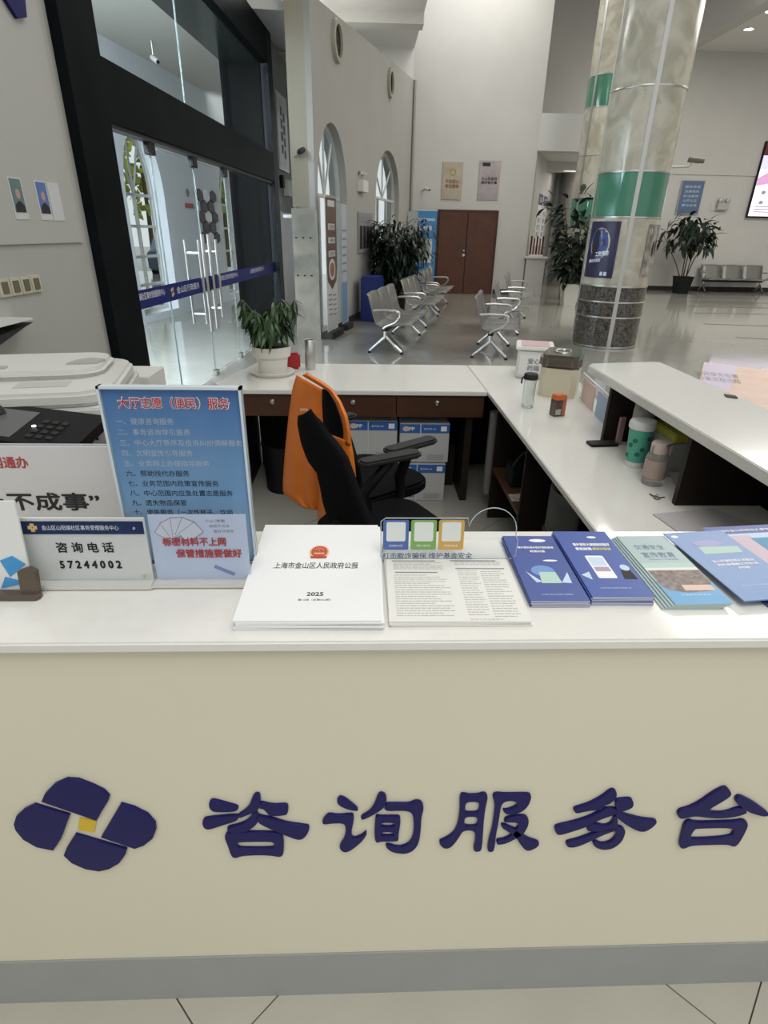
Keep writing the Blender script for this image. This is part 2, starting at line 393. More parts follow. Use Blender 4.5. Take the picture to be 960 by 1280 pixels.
# right wall, its step and the soffit
struct(MB().box(6.5, 15, 19.03, 19.3, 0, 3.17).build('wall_right', M_wallR))
struct(MB().box(4.43, 15, 19.0, 19.3, 3.17, 9).build('wall_right', M_wallR))
struct(MB().box(6.6, 14, 19.0, 19.03, 0, .13).build('baseboard_right', M_dark))
struct(MB().box(8.7, 15, 5, 19.0, 6.05, 6.3).build('ceiling', M_ceil))
struct(MB().box(8.35, 8.7, 5, 18.4, 5.95, 7.4).build('trim_7', M_wallR))
struct(MB().box(1.2, 8.7, 3.0, 19.0, 7.4, 7.6).build('ceiling', M_wallR))
struct(MB().box(14.9, 15, -2, 19.0, 0, 7.6).build('wall_right', M_wallR))
# vestibule behind the glass doors
VP_, VD = Vector((-3.95, 9.5, 0)), (Vector((-2.96, 15.38, 0))-Vector((-3.95, 9.5, 0))).normalized(); MV = gmat(VP_, VD)
V1 = (1.0, 2.28, 2.0, 2.95); V2 = (4.85, 5.95, 2.0, 2.95)
wall_piece('wall_left', MV, M_vest, [[(-7.5, 0), (7.9, 0), (7.9, 4.6), (-7.5, 4.6)], arch(*V1, z0=.12), arch(*V2, z0=.12)], .3)
arch_window('window_5', MV, V1, .12, (.5,), (2.0, 1.52, 1.04, .58), (PI/3.2, PI/2, PI*2/3), M_wframe, -.2)
arch_window('window_6', MV, V2, .12, (.5,), (2.0, 1.52, 1.04, .58), (PI/3.2, PI/2, PI*2/3), M_wframe, -.2)
vc = MB().prism([(-6, 2.0), (-2.15, 2.0), (-1.72, 8.0), (-1.45, 11.0), (-.15, 12.2), (.2, 14.0), (-3.4, 14.0)], 3.97, 3.999); struct(vc.build('ceiling', mat('cream_ceiling', (.62, .60, .54), .7)))
# dark deep reveal of the glass door wall
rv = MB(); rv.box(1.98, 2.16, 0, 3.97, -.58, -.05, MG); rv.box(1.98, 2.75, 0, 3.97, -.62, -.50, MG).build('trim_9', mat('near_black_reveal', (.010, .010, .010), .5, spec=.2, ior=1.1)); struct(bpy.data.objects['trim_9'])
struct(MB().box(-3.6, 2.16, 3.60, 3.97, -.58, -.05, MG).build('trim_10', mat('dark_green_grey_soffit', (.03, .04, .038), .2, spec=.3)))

# ------------------------------------------------------------------ glass doors in the black frame
door = MB(); door.box(-3.65, -3.18, 0, 4.0, -.06, .07, MG)
door1 = door.build('door_1', M_blackmetal, bevel=.004); struct(door1)
MB().box(2.0, 2.28, 0, 4.0, -.06, .07, MG).build('frame_post', mat('charcoal_metal_frame', (.035, .037, .04), .4, spec=.2, ior=1.15), door1)
MB().box(-3.65, 2.28, 3.60, 4.0, -.055, .068, MG).build('frame_head', M_blackmetal, door1)
MB().box(-3.18, 2.0, 2.16, 2.53, -.055, .068, MG).build('frame_transom', M_blackmetal, door1)
for a, b, z0, z1 in ((-3.18, -2.42, .02, 2.16), (-2.41, -1.40, .02, 2.10), (-1.39, -.38, .02, 2.10), (-.37, 2.0, .02, 2.16), (-3.18, -1.43, 2.53, 3.60), (-1.42, 2.0, 2.53, 3.60)):
    MB().box(a, b, z0, z1, -.006, .006, MG).build('glass_panel', M_glass, door1)
for t in (-2.415, -1.395, -.375):
    MB().box(t-.0025, t+.0025, .02, 2.14, -.007, .009, MG).build('panel_edge', mat('glass_edge_tint', (.22, .27, .26), .5), door1)
MB().box(-1.427, -1.422, 2.53, 3.6, -.007, .009, MG).build('panel_edge', mat('glass_edge_tint', (.42, .48, .46), .4), door1)
MB().box(-3.18, 2.0, 2.13, 2.16, -.04, .045, MG).build('top_rail', M_darkgrey, door1)
for t in (-2.42, -1.40, -.38):
    MB().box(t-.06, t+.06, 2.04, 2.13, -.02, .03, MG).build('patch_fitting', M_black, door1)
    MB().box(t-.05, t+.05, .0, .06, -.02, .03, MG).build('patch_fitting', M_chrome2, door1)
for t in (-1.58, -1.50, -1.30, -1.22)[0:0] or (-1.68, -1.14):
    MB().tube([MG @ Vector((t, .60, .07)), MG @ Vector((t, 1.40, .07))], .016, 10).build('door_handle', M_chrome, door1, True)
    MB().tube([MG @ Vector((t, .60, -.07)), MG @ Vector((t, 1.40, -.07))], .016, 10).build('door_handle', M_chrome, door1, True)
    for z in (.70, 1.28): MB().tube([MG @ Vector((t, z, -.07)), MG @ Vector((t, z, .07))], .012, 8).build('handle_stud', M_chrome, door1, True)
for t in (-1.50, -1.30):
    MB().tube([MG @ Vector((t, .50, .05)), MG @ Vector((t, 1.45, .05))], .02, 10).build('door_handle', M_chrome, door1, True)
MB().box(-1.46, -1.34, .90, 1.02, .012, .03, MG).build('door_lock', M_black, door1)
st = MB().box(-3.17, 1.98, .90, 1.045, .008, .011, MG).build('safety_stripe', M_blue, door1)
def wall_text(M_, body, t, z, w, h, m, parent, out=.014, bold=.0, name='lettering'):
    o = text(body, w, h, m, parent, (0, 0, 0), name=name, bold=bold)
    o.data.transform(M_ @ Matrix.Translation((t, z, out))); return o
for t in (-2.85, -.6, .8): wall_text(MG, '山阳镇社区事务受理服务中心', t, .995, .62 if t < -.7 else .8, .055, M_whiteink, door1)
wall_text(MG, '金山区行政服务', -1.95, .98, .62, .06, M_whiteink, door1)
for dx, dz in ((-.02, .012), (.012, .018), (.02, -.012), (-.012, -.02)):
    MB().box(-2.36+dx-.012, -2.36+dx+.012, .975+dz*1.3-.014, .975+dz*1.3+.014, .012, .013, MG).build('emblem_petal', M_gold, door1)

# hexagon display on the vestibule wall
hx = thing('wall_display', 'cluster of dark and white hexagon plaques on the vestibule wall', 'display', VP_)
pal = [mat('hex_dark', (.02, .015, .02), .5), mat('hex_white', (.75, .75, .78), .4), mat('hex_maroon', (.06, .02, .03), .5)]
k = 0
for row in range(5):
    for c in range(2 if row % 2 else 3):
        t = 3.75+c*.34+(.17 if row % 2 else 0); z = 1.33+row*.195; k += 1
        MB().prism([(t+.17*math.cos(a*PI/3+PI/6), z+.115*math.sin(a*PI/3+PI/6)) for a in range(6)], .004, .03, Matrix.Translation(-VP_) @ MV).build('plaque', pal[(k*2+row) % 3], hx)
tag_ = thing('wall_sign', 'small dark red name plate above grey text left of the hexagon plaques', 'sign', VP_)
MB().box(3.05, 3.42, 1.86, 1.94, .003, .02, Matrix.Translation(-VP_) @ MV).build('plate', M_redprint, tag_)
MB().prism(ell(3.23, 2.12, .07, .07, 12), .003, .012, Matrix.Translation(-VP_) @ MV).build('emblem', M_grey_ink, tag_)
# CCTV in the vestibule
def camera_thing(label, loc, aim, arm, cat='camera', name='security_camera', bm_=None):
    t = thing(name, label, cat, loc)
    a = Vector(aim).normalized()
    MB().tube([a*-.08, a*.07, a*.075, a*.12], [.035, .035, .03, .03], 12).build('camera_body', bm_ or M_white, t, True)
    MB().tube([a*.12, a*.125], .026, 12).build('lens', M_black, t, True)
    MB().tube([(0, 0, 0)]+[Vector(p) for p in arm], .012, 8).build('bracket', M_chrome2, t, True)
    return t
p = py(193, 74, 10.6)
camera_thing('white bullet camera high on the vestibule wall behind glass', p, (.5, -.6, -.35), [(-.03, .05, .06), (-.03, .05, 3.965-p.z)])

# outside: trees, a parked car, pavement
struct(MB().box(-60, -4.6, -20, 60, -.2, -.12).build('ground', mat('pale_paving', (.55, .54, .5), .8)))
M_tree = mat('yellow_green_foliage', (.30, .34, .05), .8, noise=.5, nscale=3); M_tree2 = mat('olive_foliage', (.16, .20, .06), .8, noise=.5, nscale=3)
def tree(x, y, h, r, m, label):
    t = thing('tree', label, 'tree', (x, y, -.12))
    MB().tube([(0, 0, 0), (.05, 0, h*.4), (0, .05, h*.7)], [.12, .09, .05], 8).build('trunk', M_stem, t, True)
    b = MB()
    for i in range(170):
        a, e = random.uniform(0, 2*PI), random.uniform(-1, 1); q = r*(random.random()**.4)
        c = Vector((q*math.cos(a)*math.sqrt(1-e*e), q*math.sin(a)*math.sqrt(1-e*e), h*.72+q*e*1.2)); s = random.uniform(.12, .3)
        u1 = Vector([random.uniform(-1, 1) for _ in range(3)]).normalized()*s; u2 = u1.cross(Vector([random.uniform(-1, 1) for _ in range(3)])).normalized()*s
        b.face([c-u1, c+u2, c+u1, c-u2])
    stuff(b.build('foliage', m, t))
tree(-10.5, 21, 5.0, 1.7, M_tree, 'yellow-green tree outside, seen through the left vestibule window')
tree(-9.0, 27, 5.5, 1.9, M_tree, 'yellow tree outside the farther vestibule window')
tree(-14, 24, 6.0, 2.3, M_tree2, 'olive tree farther out behind the vestibule windows')
tree(-6.5, 30, 6.0, 2.0, M_tree2, 'olive tree outside beyond the waiting hall windows')
def car(x, y, rz, col, label):
    t = thing('car', label, 'car', (x, y, -.12), rz)
    MB().prism([(-2.1, .25), (2.1, .25), (2.15, .7), (1.3, .9), (.6, 1.4), (-1.0, 1.42), (-1.7, .95), (-2.15, .85)], -.85, .85, Matrix(((1,0,0,0),(0,0,1,0),(0,1,0,0),(0,0,0,1)))).build('body', mat('car_paint_'+label[:5].strip(), col, .2, coat=.6), t, bevel=.06)
    MB().prism([(-1.5, .95), (1.1, .93), (.55, 1.34), (-.95, 1.36)], -.86, .86, Matrix(((1,0,0,0),(0,0,1,0),(0,1,0,0),(0,0,0,1)))).build('side_window', M_black, t)
    for sx in (-1.35, 1.35):
        for sy in (-.8, .8):
            MB().tube([(sx, sy-.1, .32), (sx, sy+.1, .32)], .32, 16).build('wheel', M_black, t, True)
car(-8.3, 19.0, 1.75, (.35, .36, .38), 'silver car parked outside the left vestibule window')
car(-6.9, 24.5, 1.6, (.10, .14, .2), 'dark blue car parked beyond the farther window')

# ------------------------------------------------------------------ service counters
CZ = .975
fc = thing('service_counter', 'long cream front counter with white stone top and raised blue lettering', 'counter', (0, .66, 0))
MB().box(-1.5, 1.75, .0, .018, .158, .956).build('front_panel', M_panel, fc)
MB().box(-1.5, 1.75, -.003, .018, 0, .157).build('kick_board', M_kick, fc)
MB().box(-1.5, 1.75, -.012, .325, .957, CZ).build('countertop', M_stone, fc, bevel=.003)
MB().box(-1.5, 1.75, .018, .32, .0, .956).build('cabinet_body', M_wood2, fc)
# raised lettering, traced as strokes: crop origin, scale, strokes (outline, holes)
G = [
 (240, 980, 6.0, [
  [[(115,160),(135,140),(160,138),(240,160),(350,190),(345,215),(310,232),(180,235),(140,225),(118,200)]],
  [[(65,310),(75,285),(100,272),(340,250),(360,265),(335,300),(250,325),(130,365),(95,362),(72,340)]],
  [[(515,110),(500,92),(480,90),(455,100),(440,130),(420,185),(375,228),(335,250),(345,282),(400,262),(450,240),(515,205)]],
  [[(500,150),(600,178),(700,170),(725,185),(722,240),(700,258),(580,265),(555,240),(530,210),(490,205)]],
  [[(440,235),(435,265),(400,300),(340,325),(252,345),(255,370),(280,388),(390,390),(450,355),(495,315),(505,260),(480,220)]],
  [[(475,240),(520,262),(600,275),(700,310),(830,328),(880,335),(883,360),(865,405),(825,440),(780,440),(700,410),(600,368),(500,322),(475,290)]],
  [[(232,420),(245,392),(270,380),(640,380),(690,410),(690,540),(675,565),(645,570),(600,560),(500,555),(370,562),(330,578),(300,575),(280,550),(262,490)],
   [(340,465),(360,458),(580,455),(608,462),(610,490),(590,500),(360,500),(345,490)]]]),
 (395, 980, 6.62, [
  [[(168,150),(190,130),(215,128),(260,150),(320,200),(355,230),(350,248),(300,245),(230,225),(185,200),(168,175)]],
  [[(42,340),(55,310),(90,275),(120,270),(180,282),(300,270),(318,285),(318,330),(300,400),(300,460),(320,470),(370,450),(415,415),(425,425),(422,450),(380,505),(300,570),(250,592),(215,585),(190,560),(190,530),(225,480),(240,430),(240,380),(225,350),(140,350),(60,362)]],
  [[(365,300),(380,285),(440,250),(480,190),(500,130),(520,100),(545,95),(575,105),(590,130),(590,170),(570,220),(520,255),(450,295),(390,322),(370,315)]],
  [[(560,185),(640,182),(770,185),(800,170),(830,160),(870,165),(895,190),(898,240),(880,290),(875,400),(860,510),(820,570),(760,600),(700,602),(630,590),(580,555),(570,525),(600,520),(680,545),(740,530),(780,500),(805,430),(805,340),(800,280),(770,250),(700,245),(560,250)]],
  [[(485,300),(500,282),(540,290),(690,288),(705,300),(705,360),(690,430),(690,490),(670,500),(540,500),(510,512),(485,500),(478,440)],
   [(540,345),(648,345),(645,375),(544,375)], [(542,422),(642,422),(641,450),(544,450)]]]),
 (540, 980, 6.4, [
  [[(220,120),(240,98),(280,100),(300,108),(380,105),(410,92),(445,98),(458,130),(440,200),(425,300),(412,500),(405,550),(380,565),(345,565),(328,545),(345,480),(345,395),(255,395),(230,440),(180,510),(140,540),(95,540),(62,510),(55,480),(80,470),(140,440),(180,400),(205,340),(220,240)],
   [(276,180),(300,166),(360,166),(378,180),(374,238),(355,249),(285,249),(274,237)], [(270,296),(290,285),(350,285),(364,300),(362,342),(345,357),(285,357),(266,344)]],
  [[(482,120),(500,100),(530,92),(600,100),(780,95),(805,110),(805,140),(780,200),(730,245),(660,268),(600,268),(572,245),(568,225),(600,228),(650,212),(690,190),(670,162),(620,158),(580,170),(562,200),(555,250),(540,340),(520,440),(510,540),(495,565),(460,568),(442,555),(450,480),(480,380),(495,280),(505,180)]],
  [[(575,320),(590,295),(640,280),(740,270),(775,285),(788,320),(775,370),(735,430),(680,460),(600,500),(530,512),(515,495),(520,468),(580,462),(640,430),(660,395),(700,350),(680,332),(620,330),(585,332)]],
  [[(552,345),(580,340),(640,365),(690,385),(740,430),(790,460),(860,480),(872,500),(850,530),(790,558),(750,555),(710,510),(680,460),(620,410),(560,375)]]]),
 (685, 980, 6.4, [
  [[(205,220),(240,205),(340,175),(440,120),(500,70),(540,60),(565,80),(565,130),(510,182),(460,195),(440,235),(380,232),(300,245),(240,260),(215,250)]],
  [[(540,150),(580,140),(680,132),(695,155),(703,185),(685,215),(620,240),(560,245),(545,210)]],
  [[(55,370),(75,352),(200,325),(330,285),(420,240),(460,212),(560,208),(570,260),(480,290),(400,320),(310,370),(200,405),(110,432),(75,428),(58,400)]],
  [[(540,205),(600,250),(680,275),(790,300),(880,305),(888,330),(850,370),(790,405),(740,405),(680,380),(600,330),(540,280)]],
  [[(310,385),(330,345),(400,335),(470,355),(520,325),(530,270),(570,280),(575,340),(560,380),(480,400),(330,405)]],
  [[(145,495),(160,480),(240,462),(340,425),(440,385),(560,365),(570,390),(480,420),(400,455),(320,495),(230,530),(170,532),(150,515)]],
  [[(560,355),(600,360),(632,385),(632,420),(600,490),(530,540),(460,552),(400,540),(362,510),(362,480),(400,475),(440,498),(500,485),(540,450),(548,415),(530,385)]]]),
 (830, 980, 7.385, [
  [[(130,290),(160,258),(240,240),(340,190),(450,110),(550,55),(600,48),(630,80),(648,115),(620,150),(520,210),(430,262),(470,283),(580,285),(700,240),(760,240),(800,290),(700,325),(560,345),(420,340),(300,322),(200,345),(160,348),(135,325)]],
  [[(662,170),(690,135),(730,125),(850,185),(960,265),(990,290),(985,320),(940,328),(880,315),(800,290),(740,250),(680,205)]],
  [[(190,400),(220,365),(260,355),(310,375),(500,372),(680,365),(750,350),(790,370),(798,410),(760,490),(710,575),(670,605),(630,600),(600,585),(400,590),(260,595),(200,625),(160,620),(145,585),(160,520),(175,460)],
   [(300,445),(320,438),(652,430),(652,470),(620,512),(260,532),(265,500)]]]),
]
def stroke_obj(strokes, name, m, parent, sm=2, ext=.0016, bev=.0014):
    bm = bmesh.new()
    for loops in strokes:
        me = curve_mesh(loops, ext, bev, sm); bm.from_mesh(me); bpy.data.meshes.remove(me)
    me = bpy.data.meshes.new(name); bm.to_mesh(me); bm.free()
    me.transform(Matrix(((1, 0, 0, 0), (0, 0, -1, 0), (0, 1, 0, 0), (0, 0, 0, 1))))   # xy -> xz, thickness toward -y
    me.transform(Matrix.Translation((0, -.0032, 0)))
    return link(name, me, m, parent, smooth=True)
def px_xz(ox, oy, s, pts):
    out = []
    for a, b in pts:
        q = py(ox+a/s, oy+b/s, .650); out.append((q.x, q.z))
    return out
for ox, oy, s, strokes in G:
    stroke_obj([[px_xz(ox, oy, s, lp) for lp in st_] for st_ in strokes], 'raised_character', M_letter, fc)
PT = [[(222,208),(245,160),(300,105),(370,75),(440,80),(530,115),(590,145),(622,178),(615,205),(575,270),(548,320)],
      [(680,218),(760,240),(840,280),(885,330),(890,370),(870,420),(820,460),(765,480),(565,412)],
      [(420,392),(722,480),(715,510),(680,560),(620,595),(560,608),(480,595),(400,560),(352,515),(370,470)],
      [(185,222),(395,285),(345,420),(300,490),(200,470),(120,425),(75,370),(65,335),(80,290),(125,250)]]
for q in PT: stroke_obj([[px_xz(0, 960, 4.571, q)]], 'logo_petal', M_letter, fc, 0)
o = stroke_obj([[px_xz(0, 960, 4.571, [(440,308),(545,325),(530,395),(430,380)])]], 'logo_centre', M_yellow, fc, 0, .0008, .0003); o['label'] = 'small yellow square in the middle of the logo'
o.location.y = .0018

# low desks behind the counter
DZ = .70
DT = DZ+.0006
bd = thing('back_desk', 'low desk across the back with white stone top and dark drawers', 'desk', (0, 3.17, 0))
MB().prism([(-.75, 0), (.70, 0), (.70, .72), (-.72, .72), (-.86, .14)], DZ-.025, DZ).build('desk_top', M_stone, bd, bevel=.003)
for x0, x1 in ((-.72, -.27), (-.265, .185), (.19, .69)):
    dr = MB().box(x0, x1, .02, .04, .545, .672).build('drawer', M_wood, bd)
    MB().lathe([(0, 0), (.012, 0), (.014, .012), (0, .016)], 12).build('knob', M_chrome, dr, True, loc=((x0+x1)/2-.02, .02, .63), rot=(PI/2, 0, 0))
MB().box(-.72, .69, .66, .70, 0, .674).build('back_panel', M_wood2, bd)
MB().box(-.76, -.73, .02, .70, 0, .674).build('side_panel', M_wood2, bd)
MB().box(.60, .64, .05, .70, 0, .674).build('side_panel', M_wood2, bd)
rd = thing('side_desk', 'low desk along the right with white stone top, open below', 'desk', (.70, 1.0, 0))
MB().prism([(0.003, .0), (.63, .0), (.63, 1.345), (.46, 1.39), (.46, 1.50), (.59, 2.10), (.62, 2.42), (.32, 2.89), (.003, 2.89)], DZ-.025, DZ).build('desk_top', M_stone, rd, bevel=.003)
for y in (.70, 1.38, 1.98): MB().box(.03, .60 if y < 1 else .42, y, y+.02, 0, .674).build('divider_panel', M_wood2, rd)
MB().box(.60, .62, .0, 1.345, 0, .674).build('back_panel', M_wood2, rd)
MB().prism([(.44, 1.50), (.57, 2.12), (.60, 2.40), (.58, 2.40), (.55, 2.12), (.42, 1.50)], 0, .674).build('back_panel', M_wood2, rd)
MB().box(.02, .33, 2.84, 2.86, 0, .674).build('back_panel', M_wood2, rd)
MB().prism([(.33, 2.84), (.62, 2.38), (.60, 2.37), (.31, 2.84)], 0, .674).build('back_panel', M_wood2, rd)
MB().box(.03, .41, 1.40, 1.975, .30, .32).build('shelf', M_wood, rd)
MB().tube([(-.02+.07, 2.12, .10), (-.02+.07, 2.12, .60)], .035, 14).build('desk_leg', mat('grey_metal_leg', (.25, .24, .23), .4, metal=.5), rd, True)
# raised counter on the right
rc = thing('raised_counter', 'raised white stone shelf counter on dark panels above the right desk', 'counter', (1.02, 1.0, 0))
MB().prism([(-.01, -.008), (.36, -.008), (.36, 1.645), (.33, 1.655), (.02, 1.60), (-.01, 1.56)], .945, .98).build('countertop', M_stone, rc, bevel=.003)
for y in (1.325, .68): MB().box(.015, .325, y, y+.022, DZ+.001, .944).build('end_panel', M_wood2, rc)
MB().box(.325, .34, -.008, 1.345, 0, .944).build('back_panel', M_wood2, rc)
MB().box(.34, .355, -.008, 1.345, 0, .944).build('outer_panel', M_panel, rc)
# acrylic screen along desk edge
ac = thing('acrylic_screen', 'clear acrylic edge screen holding pink and blue leaflets on the right desk', 'screen', (1.135, 2.52, DT), -.10)
MB().box(.0, .006, 0, .56, .0, .13).build('sheet', M_acr, ac)
MB().box(-.001, .007, 0, .56, .13, .135).build('top_edge', M_white, ac)
MB().box(-.006, -.001, .27, .50, .003, .12).build('leaflet', mat('pink_print', (.70, .50, .46), .5), ac)
MB().box(-.006, -.001, .02, .21, .003, .12).build('leaflet', mat('pale_blue_print', (.38, .48, .62), .5), ac)

# ------------------------------------------------------------------ things standing on the front counter
def upright(name, label, cat, x0, x1, y, h, m, th=.003, lean=0.0, base=True, rz=0.0, z=CZ):
    t = thing(name, label, cat, ((x0+x1)/2, y, z+.0005)); t.rotation_euler = (-lean, 0, rz)
    w_ = (x1-x0)/2
    MB().box(-w_, w_, 0, th, .004, h).build('print_sheet', m, t)
    return t, w_
def qty(m, name, body, x, z, w, h, t, bold=0.0, y=-.0006, align='C'):
    return text(body, w, h, m, t, (x, y, z), UP, name, bold, align)
# big blue service sign
m_sign = bpy.data.materials.new('blue_poster_print'); m_sign.use_nodes = True
nt = m_sign.node_tree; p_ = nt.nodes['Principled BSDF']; tc = nt.nodes.new('ShaderNodeTexCoord'); sp = nt.nodes.new('ShaderNodeSeparateXYZ'); nz = nt.nodes.new('ShaderNodeTexNoise'); nz.inputs['Scale'].default_value = 9
ad = nt.nodes.new('ShaderNodeMath'); ad.operation = 'MULTIPLY_ADD'; ad.inputs[1].default_value = .10; rp = nt.nodes.new('ShaderNodeValToRGB')
rp.color_ramp.elements[0].position = .02; rp.color_ramp.elements[0].color = (.56, .68, .82, 1); rp.color_ramp.elements[1].position = .36; rp.color_ramp.elements[1].color = (.065, .17, .42, 1)
e = rp.color_ramp.elements.new(.18); e.color = (.22, .40, .62, 1)
nt.links.new(tc.outputs['Object'], sp.inputs[0]); nt.links.new(tc.outputs['Object'], nz.inputs['Vector']); nt.links.new(nz.outputs['Fac'], ad.inputs[0]); nt.links.new(sp.outputs['Z'], ad.inputs[2]); nt.links.new(ad.outputs[0], rp.inputs[0]); nt.links.new(rp.outputs[0], p_.inputs['Base Color']); p_.inputs['Roughness'].default_value = .35
t, w_ = upright('sign_stand', 'tall blue acrylic sign listing volunteer services in ten lines', 'sign', -.398, -.190, .868, .305, m_sign)
MB().box(-w_-.004, w_+.004, -.006, -.003, .0, .309).build('cover_sheet', M_acr, t)
MB().box(-w_-.004, w_+.004, .004, .007, .0, .309).build('backing_sheet', M_frost, t)
MB().box(-w_-.004, w_+.004, -.03, .05, .0, .003).build('foot', M_acr, t)
for s in (-1, 1): MB().box(s*(w_+.002)-.002, s*(w_+.002)+.002, -.007, .008, .0, .31).build('sheet_edge', M_edge, t)
MB().box(-w_-.004, w_+.004, -.007, .008, .306, .31).build('sheet_edge', M_edge, t)
qty(M_red, 'title', '大厅志愿（便民）服务', .003, .284, .168, .0175, t, .012, y=-.0016)
qty(M_whiteink, 'title_outline', '大厅志愿（便民）服务', .003, .284, .171, .020, t, .06, y=-.0008)
LN = ['一、健康咨询服务', '二、事务咨询导引服务', '三、中心大厅秩序及投诉纠纷调解服务', '四、文明宣传引导服务', '五、业务网上办理指导服务', '六、帮助残代办服务', '七、业务范围内政策宣传服务', '八、中心范围内应急处置志愿服务', '九、遗失物品保管', '十、便民服务（一次性杯子、饮用']
for i, s in enumerate(LN):
    qty(M_paleink if i < 5 else M_ink, 'text_line', s, -w_+.014, 0.2545-i*.01745, None, .0105, t, .0, align='L')
# white board sign behind
t, w_ = upright('sign_board', 'white notice board with bold black characters behind the phone sign', 'sign', -.742, -.440, .945, .184, mat('grey_white_board', (.60, .59, .58), .4), th=.004)
MB().box(-w_-.002, w_+.003, .004, .008, 0, .187).build('backing_sheet', M_frost, t)
MB().box(-w_, w_, -.04, .05, .0, .003).build('foot', M_acr, t)
qty(M_redprint, 'lettering', '一网通办', w_-.185, .155, .085, .022, t, .03)
qty(M_ink, 'headline', '“办不成事”', w_-.150, .080, .232, .036, t, .03)
qty(M_ink, 'subtitle', '反映窗口', w_-.165, .026, .15, .026, t, .03)
# phone number plate
t, w_ = upright('table_plate', 'white table plate with enquiry phone number under a navy band', 'sign', -.541, -.343, .800, .118, M_white, th=.004, lean=.03)
MB().box(-w_+.002, w_-.002, -.0012, .0, .091, .113).build('header_band', mat('navy_band', (.012, .03, .11), .3), t)
MB().box(-w_-.004, w_+.004, -.022, .014, .0, .008).build('base_plate', mat('clear_thick_acrylic', (.80, .80, .76), .15, trans=.3), t, bevel=.002)
MB().box(-w_-.002, w_+.002, -.003, -.0015, .008, .119).build('cover_sheet', M_acr, t)
qty(M_whiteink, 'lettering', '金山区山阳镇社区事务受理服务中心', .0, .1025, .118, .0085, t, .0, y=-.0016)
for dx, dz in ((-.004, .0), (.0, .004), (.004, 0), (0, -.004)):
    MB().box(-.073+dx-.003, -.073+dx+.003, -.0018, -.0013, .1025+dz-.003, .1025+dz+.003).build('emblem_petal', M_gold, t)
qty(M_ink, 'lettering', '咨 询 电 话', .0, .067, .090, .019, t, .03)
qty(M_ink, 'phone_number', '5 7 2 4 4 0 0 2', .003, .036, .098, .0150, t, .055)
for x, z in ((-.085, .016), (.085, .016), (.083, .102)):
    MB().lathe([(0, 0), (.0025, 0), (.002, .0015), (0, .002)], 10).build('screw', M_chrome, t, True, loc=(x, -.002, z), rot=(PI/2, 0, 0))
# secrecy card
t, w_ = upright('table_card', 'lilac secrecy reminder card with red lettering in a clear stand', 'sign', -.338, -.186, .802, .122, mat('lilac_print', (.54, .60, .76), .4), th=.002, lean=.05)
MB().box(-w_-.004, w_+.006, -.020, .02, .0, .007).build('base_plate', _mats['clear_thick_acrylic'], t, bevel=.002)
MB().box(-w_-.002, w_+.002, -.003, -.0015, .006, .123).build('cover_sheet', M_acr, t)
qty(M_redprint, 'lettering', '标密材料不上网', -.008, .076, .100, .0155, t, .035, y=-.0016)
qty(M_redprint, 'lettering', '保管措施要做好', .013, .055, .105, .0155, t, .035, y=-.0016)
for k in range(5):
    a = math.radians(145-k*27)
    mm = Matrix.Translation((-.030, -.0006, .078)) @ Matrix.Rotation(a-PI/2, 4, (0, -1, 0))
    pg = MB().box(-.011, .011, -.00012*k-.0002, -.00012*k, .006, .040, mm).build('printed_page', M_grey_ink, t)
    MB().box(-.0101, .0101, -.00012*k-.00026, -.00012*k-.0001, .007, .039, mm).build('page_face', mat('pale_lilac_page', (.62, .64, .74), .5), pg)
MB().box(-.0, .035, -.0008, -.0002, .018, .024, Matrix.Translation((.01, 0, .012)) @ Matrix.Rotation(.45, 4, 'Y')).build('printed_pen', mat('steel_blue_print', (.2, .26, .45), .5), t)
for k, s in enumerate(('小心泄密', '知密不外传', '管好涉密件')): qty(M_grey_ink, 'small_text', s, .028+.006*k, .112-.009*k, .032, .005, t)
# leftmost card and brown holder
t, w_ = upright('display_card', 'white card with blue triangles in a brown holder at the far left edge', 'card', -.64, -.522, .772, .155, mat('white_card', (.74, .74, .72), .4), th=.004, lean=.10)
M_bb = mat('sky_blue_print', (.06, .30, .62), .4)
for tri in ([(.058, .052), (.030, .030), (.020, .058), (.040, .066)], [(.055, .020), (.012, .010), (.022, .030)], [(.010, .040), (-.02, .05), (-.015, .02)], [(-.02, .014), (.0, .002), (.03, .004)]):
    MB().prism(tri, .0005, .0012, Matrix(((1, 0, 0, -.002), (0, 0, -1, 0), (0, 1, 0, .0), (0, 0, 0, 1)))).build('printed_triangle', M_bb, t)
m_br = mat('brown_plastic_holder', (.10, .075, .055), .4)
MB().rbox(-.07, .076, -.022, -.004, .0, .009, .006).build('holder_base', m_br, t)
MB().prism([(.048, .006), (.074, .0), (.077, .045), (.066, .052), (.05, .046)], .006, .016, Matrix(((1, 0, 0, 0), (0, 0, -1, 0), (0, 1, 0, 0), (0, 0, 0, 1)))).build('holder_side', m_br, t)
t.rotation_euler = (-.10, 0, 0)
